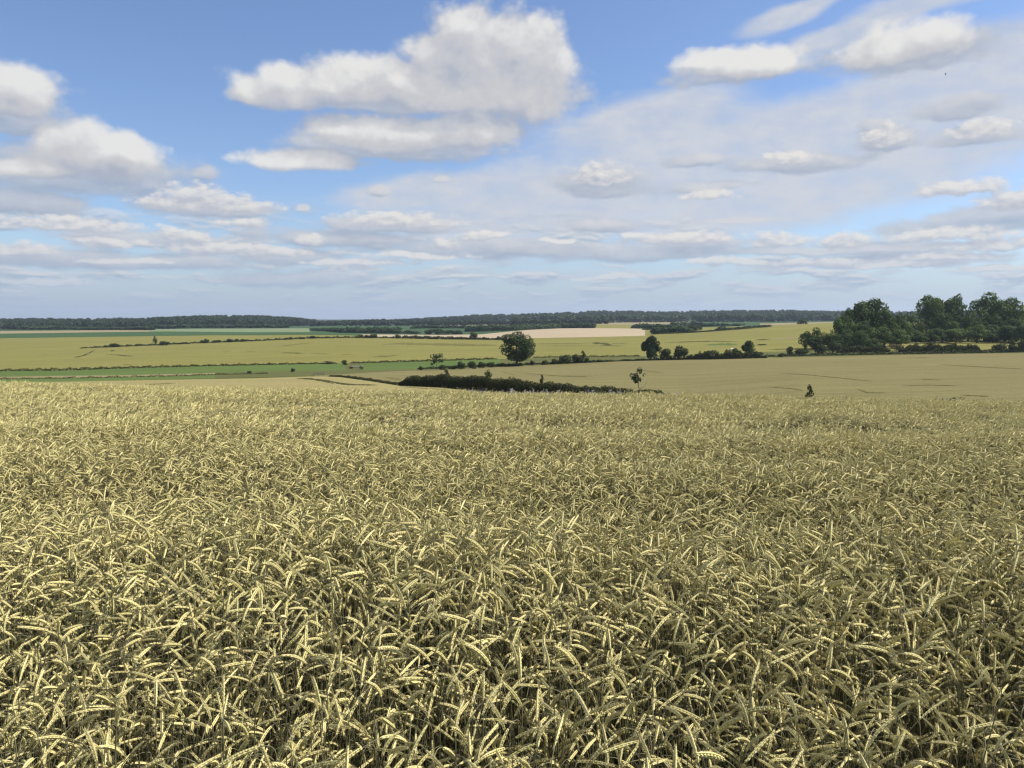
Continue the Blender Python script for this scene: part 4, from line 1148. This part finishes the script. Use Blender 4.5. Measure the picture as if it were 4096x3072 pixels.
rb = [([(74, 357.3), (79, 356.8), (84, 355.2), (88, 353.8), (95, 349.8)], .9, 'track', 'dark crooked track of flattened wheat at left'),
      ([(109, 354.6), (118, 355), (126, 355.8), (134, 356.2)], .55, 'track', 'dark flattened line in the left wheat'),
      ([(110, 351), (115, 350.3)], .7, 'track', 'short dark dent in the left wheat'), ([(106, 356.5), (108, 353)], .5, 'dent', 'short leaning patch of wheat'),
      ([(122, 364.2), (130, 364.8)], .5, 'dent', 'small dent low in the left wheat'), ([(42, 354.3), (48, 354.3)], .4, 'dent', 'small dent in wheat at far left'),
      ([(222, 351), (230, 351.3)], .4, 'dent', 'thin dent in the wheat'), ([(245, 351.2), (256, 351.6)], .4, 'dent', 'thin dent beside the middle wheat'),
      ([(278, 346.4), (290, 345.2), (311, 342.8)], .45, 'dent', 'rising thin line in the middle wheat'), ([(281, 352.7), (292, 353), (304, 353.4)], .6, 'track', 'dark thin line in the middle wheat'),
      ([(310, 353.2), (330, 354.2)], .45, 'dent', 'thin leaning line of wheat'), ([(340, 355), (352, 354.4)], .45, 'dent', 'thin leaning line right of centre wheat'),
      ([(372, 356.9), (385, 356.5), (400, 354.8)], .8, 'dent', 'curved leaning patch in the wheat above the meadow'), ([(378, 356.2), (386, 356.3)], .5, 'track', 'small dark gap in the leaning wheat'),
      ([(383, 344.4), (400, 343.6), (430, 344.2), (470, 345), (498, 345.2)], 1.5, 'dent', 'long duller band in the wheat left of the oak'),
      ([(534, 343.6), (560, 343.7), (590, 343.6)], .8, 'dent', 'long duller band in the wheat right of the oak'), ([(534, 345.8), (570, 345.9), (610, 345.8)], .5, 'dent', 'second duller line right of the oak'),
      ([(592, 343.2), (600, 343.2), (612, 345)], 2.0, 'track', 'brown weedy patch in the wheat right of the oak'), ([(610, 344), (618, 343.6), (628, 343.2)], .8, 'dent', 'thin tail right of the weedy patch'), ([(600, 345.3), (612, 345.8), (624, 346.2)], .5, 'track', 'dark line below the weedy patch'),
      ([(664, 342.6), (690, 341.8), (715, 341.2), (738, 341.8)], .7, 'track', 'dark thin line across the right wheat'), ([(706, 345), (722, 344.2), (738, 344.5)], 2.2, 'meadow', 'green weedy lens in the right wheat'), ([(756, 340), (770, 339.2)], .8, 'track', 'dark short line near the wood tail'),
      ([(768, 339.8), (790, 338), (801, 337.5)], 1.3, 'drygrass', 'dry tan grass line before the wood tail'), ([(768, 349.8), (790, 349), (812, 349.5)], .8, 'track', 'dark ditch line before the wood tail'),
      ([(297, 378.4), (312, 379), (325, 381.3), (334, 383.8)], .9, 'track', 'left wheel track curving through the rye'), ([(310, 379), (326, 380.6), (338, 383.2), (356, 384.6)], .9, 'track', 'right wheel track curving through the rye'),
      ([(340, 384.4), (356, 384.8), (378, 385.2)], .7, 'track', 'dark end of the wheel tracks in the rye'), ([(143, 384.7), (160, 384), (176, 383.4)], .35, 'dent', 'faint line in smooth rye at left'), ([(400, 386.8), (420, 388.2), (450, 390)], .5, 'dent', 'faint line in the rye below the hedge end'),
      ([(384, 377.3), (394, 378.6), (402, 380)], .5, 'dent', 'thin line in the tan field left of the hedge'), ([(500, 371.7), (512, 374), (516, 375)], 0.42, 'dent', 'dark line in the tan field beyond the hedge'), ([(515, 372.5), (540, 374.5), (568, 376.6), (586, 376.2)], .5, 'dent', 'long thin line in the tan field'),
      ([(566, 375.8), (578, 376.6), (588, 376.9)], 0.68, 'dent', 'dark dent in the tan field'), ([(780, 373.5), (800, 374.2), (830, 377), (875, 381.6)], .45, 'dent', 'long sloping line in the right tan field'), ([(856, 389), (868, 392.6), (885, 393)], 0.77, 'dent', 'dark hollow in the tan field at right'),
      ([(920, 379), (942, 380.2)], 0.51, 'dent', 'short dark line in the right tan field'), ([(905, 358), (930, 357.6)], .45, 'dent', 'thin upper line in the right tan field'), ([(768, 387), (790, 388.5), (804, 390.8)], .5, 'dent', 'faint line in tan field left of the ragged tree'),
      ([(960, 395), (990, 396.5)], 0.68, 'dent', 'dark line at the lower right of the tan field'), ([(640, 370), (665, 373.5)], .4, 'dent', 'thin line behind the slender tree'), ([(900, 386), (930, 385), (960, 386)], .4, 'dent', 'thin line low in the right tan field'),
      ([(940, 364.5), (990, 367.5), (1024, 369)], .45, 'dent', 'thin line high in the right tan field')]
for pts, w, mt, lb in rb:
    ribbon('crop_mark', lb, pts, w * (1.35 if pts[0][0] < 400 else 0.95), mt)

# ------------------------------------------------------------------ small things
def empty(name, loc, label, cat, group=None):
    e = bpy.data.objects.new(name, None); COL.objects.link(e); e.location = loc; e.empty_display_size = .3
    return tag(e, label, cat, group)

def turbine(u, vtop, d, label, ang0, hub=95, gz=-20):
    p = P(u, vtop, d); base = Vector((p.x, p.y, gz))
    root = empty('wind_turbine', base, label, 'wind turbine')
    s = Soup(); s.tube([(0, 0, 0), (0, 0, hub * .5), (0, 0, hub)], [2.4, 2.0, 1.4], 10); obj('tower', s.build('tower', M['white'], True), root)
    s = Soup(); s.box((0, 1.5, hub + 1), (3.4, 9, 3.6)); obj('nacelle', s.build('nacelle', M['white']), root)
    s = Soup(); s.tube([(0, -3, hub + 1), (0, -4.5, hub + 1), (0, -5.6, hub + 1)], [1.9, 1.6, .3], 8); obj('hub', s.build('hub', M['white'], True), root)
    for k in range(3):
        a = ang0 + k * 2.0944; s = Soup()
        dx, dz = math.sin(a), math.cos(a); px, pz = dz, -dx
        prof = [(1, .9), (6, 1.9), (20, 1.3), (38, .5)]
        vs = []
        for (r_, w_) in prof:
            vs.append([(dx * r_ + px * o1, -4.4 + o2, hub + 1 + dz * r_ + pz * o1) for o1, o2 in ((-w_, 0), (0, -.5), (w_, 0), (0, .5))])
        for i in range(3):
            for j in range(4): s.face([vs[i][j], vs[i][(j + 1) % 4], vs[i + 1][(j + 1) % 4], vs[i + 1][j]])
        obj('blade', s.build('blade', M['white']), root)
turbine(661, 307.2, 9000, 'tiny white wind turbine on the skyline right of centre', 0.35, gz=20)
turbine(753.5, 307.6, 9500, 'faint wind turbine on the skyline near the right wood', 0.1, gz=15)
turbine(79, 318, 10000, 'faint wind turbine on the skyline at far left', 0.8, gz=-70)
turbine(111, 318, 12000, 'faintest wind turbine low on the skyline at left', 1.2, gz=-88)

def tower_building():
    p = spot(615, None, 2050)
    root = empty('farm_silo', p, 'small grey tower like silo at the foot of the far ridge', 'silo')
    s = Soup(); s.tube([(0, 0, 0), (0, 0, 8.5)], [2.2, 2.2], 12); obj('wall', s.build('wall', M['concrete'], True), root)
    s = Soup(); s.tube([(0, 0, 8.5), (0, 0, 10.2)], [2.35, .2], 12, cap=True); obj('roof', s.build('roof', M['concrete'], True), root)
tower_building()

def crossing():
    p = spot(357, 367.6)
    root = empty('culvert_bridge', p, 'small pale concrete field bridge in the meadow', 'bridge')
    s = Soup(); s.box((0, 0, .45), (4.6, 1.6, .25)); obj('deck', s.build('deck', M['concrete']), root)
    for sx in (-2.0, 2.0):
        s = Soup(); s.box((sx, 0, .16), (.4, 1.5, .33)); obj('abutment', s.build('abutment', M['concrete']), root)
    p = spot(362.5, 369)
    root = empty('gate_post', p, 'pale leaning post beside the field bridge', 'post')
    s = Soup(); s.tube([(0, 0, -.1), (-.12, 0, 1.4)], [.22, .2], 6, cap=True); obj('post', s.build('post', M['concrete']), root)
    bush('brown scrub bush beside the pale post', 361, 369.4, 365.8, 5.5, 'scrub')
    bush('small bush below the field bridge', 352, 368.6, 366.2, 6, 'scrub')
    bush('brown dry grass heap at the lower edge of the wheat', 328, 363.9, 361, 12, 'scrub', name='dry_heap', cat='scrub')
    p = spot(314.5, 376.0)
    root = empty('field_gate', p, 'low grey timber fence rail at the corner of the rye field', 'gate')
    for k in range(3):
        s = Soup(); s.tube([(k * 1.6 - .2, 0, -.1), (k * 1.6 - .2, 0, 1.1)], [.09, .09], 6, cap=True); obj('post', s.build('post', M['timber']), root)
    for h in (.45, .9):
        s = Soup(); s.box((1.4, -.1, h), (3.6, .05, .14)); obj('rail', s.build('rail', M['timber']), root)
    p = spot(267.5, 373.6)
    root = empty('marker_post', p, 'thin dark post in the rough ground of the left meadow', 'post')
    s = Soup(); s.tube([(0, 0, -.1), (0, 0, 1.5)], [.1, .09], 6, cap=True); obj('post', s.build('post', M['timber']), root)
crossing()

def sheep():
    # the one white animal in the wheat edge behind the right hedge
    p = spot(731.5, 350.3)
    root = empty('sheep', p, 'tiny white sheep grazing behind the right hedge', 'sheep')
    bm = bpy.data.meshes.new('body')
    vs = [(0.55, 0, .62), (0.25, 0, .70), (-.25, 0, .72), (-.6, 0, .66), (.8, 0, .55), (1.0, 0, .34),
          (.35, .14, .40), (.35, .14, 0), (.35, -.14, .40), (.35, -.14, 0), (-.45, .14, .42), (-.40, .14, 0), (-.45, -.14, .42), (-.40, -.14, 0)]
    es = [(1, 0), (1, 2), (2, 3), (0, 4), (4, 5), (1, 6), (6, 7), (1, 8), (8, 9), (2, 10), (10, 11), (2, 12), (12, 13)]
    bm.from_pydata(vs, es, []); bm.materials.append(M['fleece'])
    o = obj('body', bm, root)
    sk = o.modifiers.new('skin', 'SKIN')
    rad = [.22, .30, .31, .22, .13, .07, .09, .045, .09, .045, .11, .045, .11, .045]
    for i, r_ in enumerate(rad):
        bm.skin_vertices[0].data[i].radius = (r_, r_)
    bm.skin_vertices[0].data[1].use_root = True
    o.modifiers.new('sub', 'SUBSURF').levels = 1
    root.scale = (1.25, 1.25, 1.25); root.rotation_euler = (0, 0, .5)
sheep()

def bird():
    p = P(945.6, 74.2, 220)
    root = empty('bird', p, 'tiny dark bird flying high in the clouds at upper right', 'bird')
    s = Soup(); s.tube([(-.28, 0, 0), (-.15, 0, .01), (0, 0, .02), (.15, 0, .02), (.24, 0, .03), (.30, 0, .02)], [.015, .05, .075, .065, .045, .008], 8)
    obj('body', s.build('body', M['feather'], True), root)
    for sy in (-1, 1):
        s = Soup()
        s.face([(.12, sy * .05, .04), (.16, sy * .32, .14), (.02, sy * .34, .13), (-.08, sy * .05, .03)])
        s.face([(.16, sy * .32, .14), (.02, sy * .68, .08), (-.06, sy * .64, .08), (.02, sy * .34, .13)])
        w = obj('wing', s.build('wing', M['feather']), root)
        w.modifiers.new('thick', 'SOLIDIFY').thickness = .015
    s = Soup(); s.face([(-.25, -.04, 0), (-.25, .04, 0), (-.44, .08, 0), (-.44, -.08, 0)]); t = obj('tail', s.build('tail', M['feather']), root)
    t.modifiers.new('thick', 'SOLIDIFY').thickness = .012
    root.rotation_euler = (0.2, 0, 2.6)
bird()
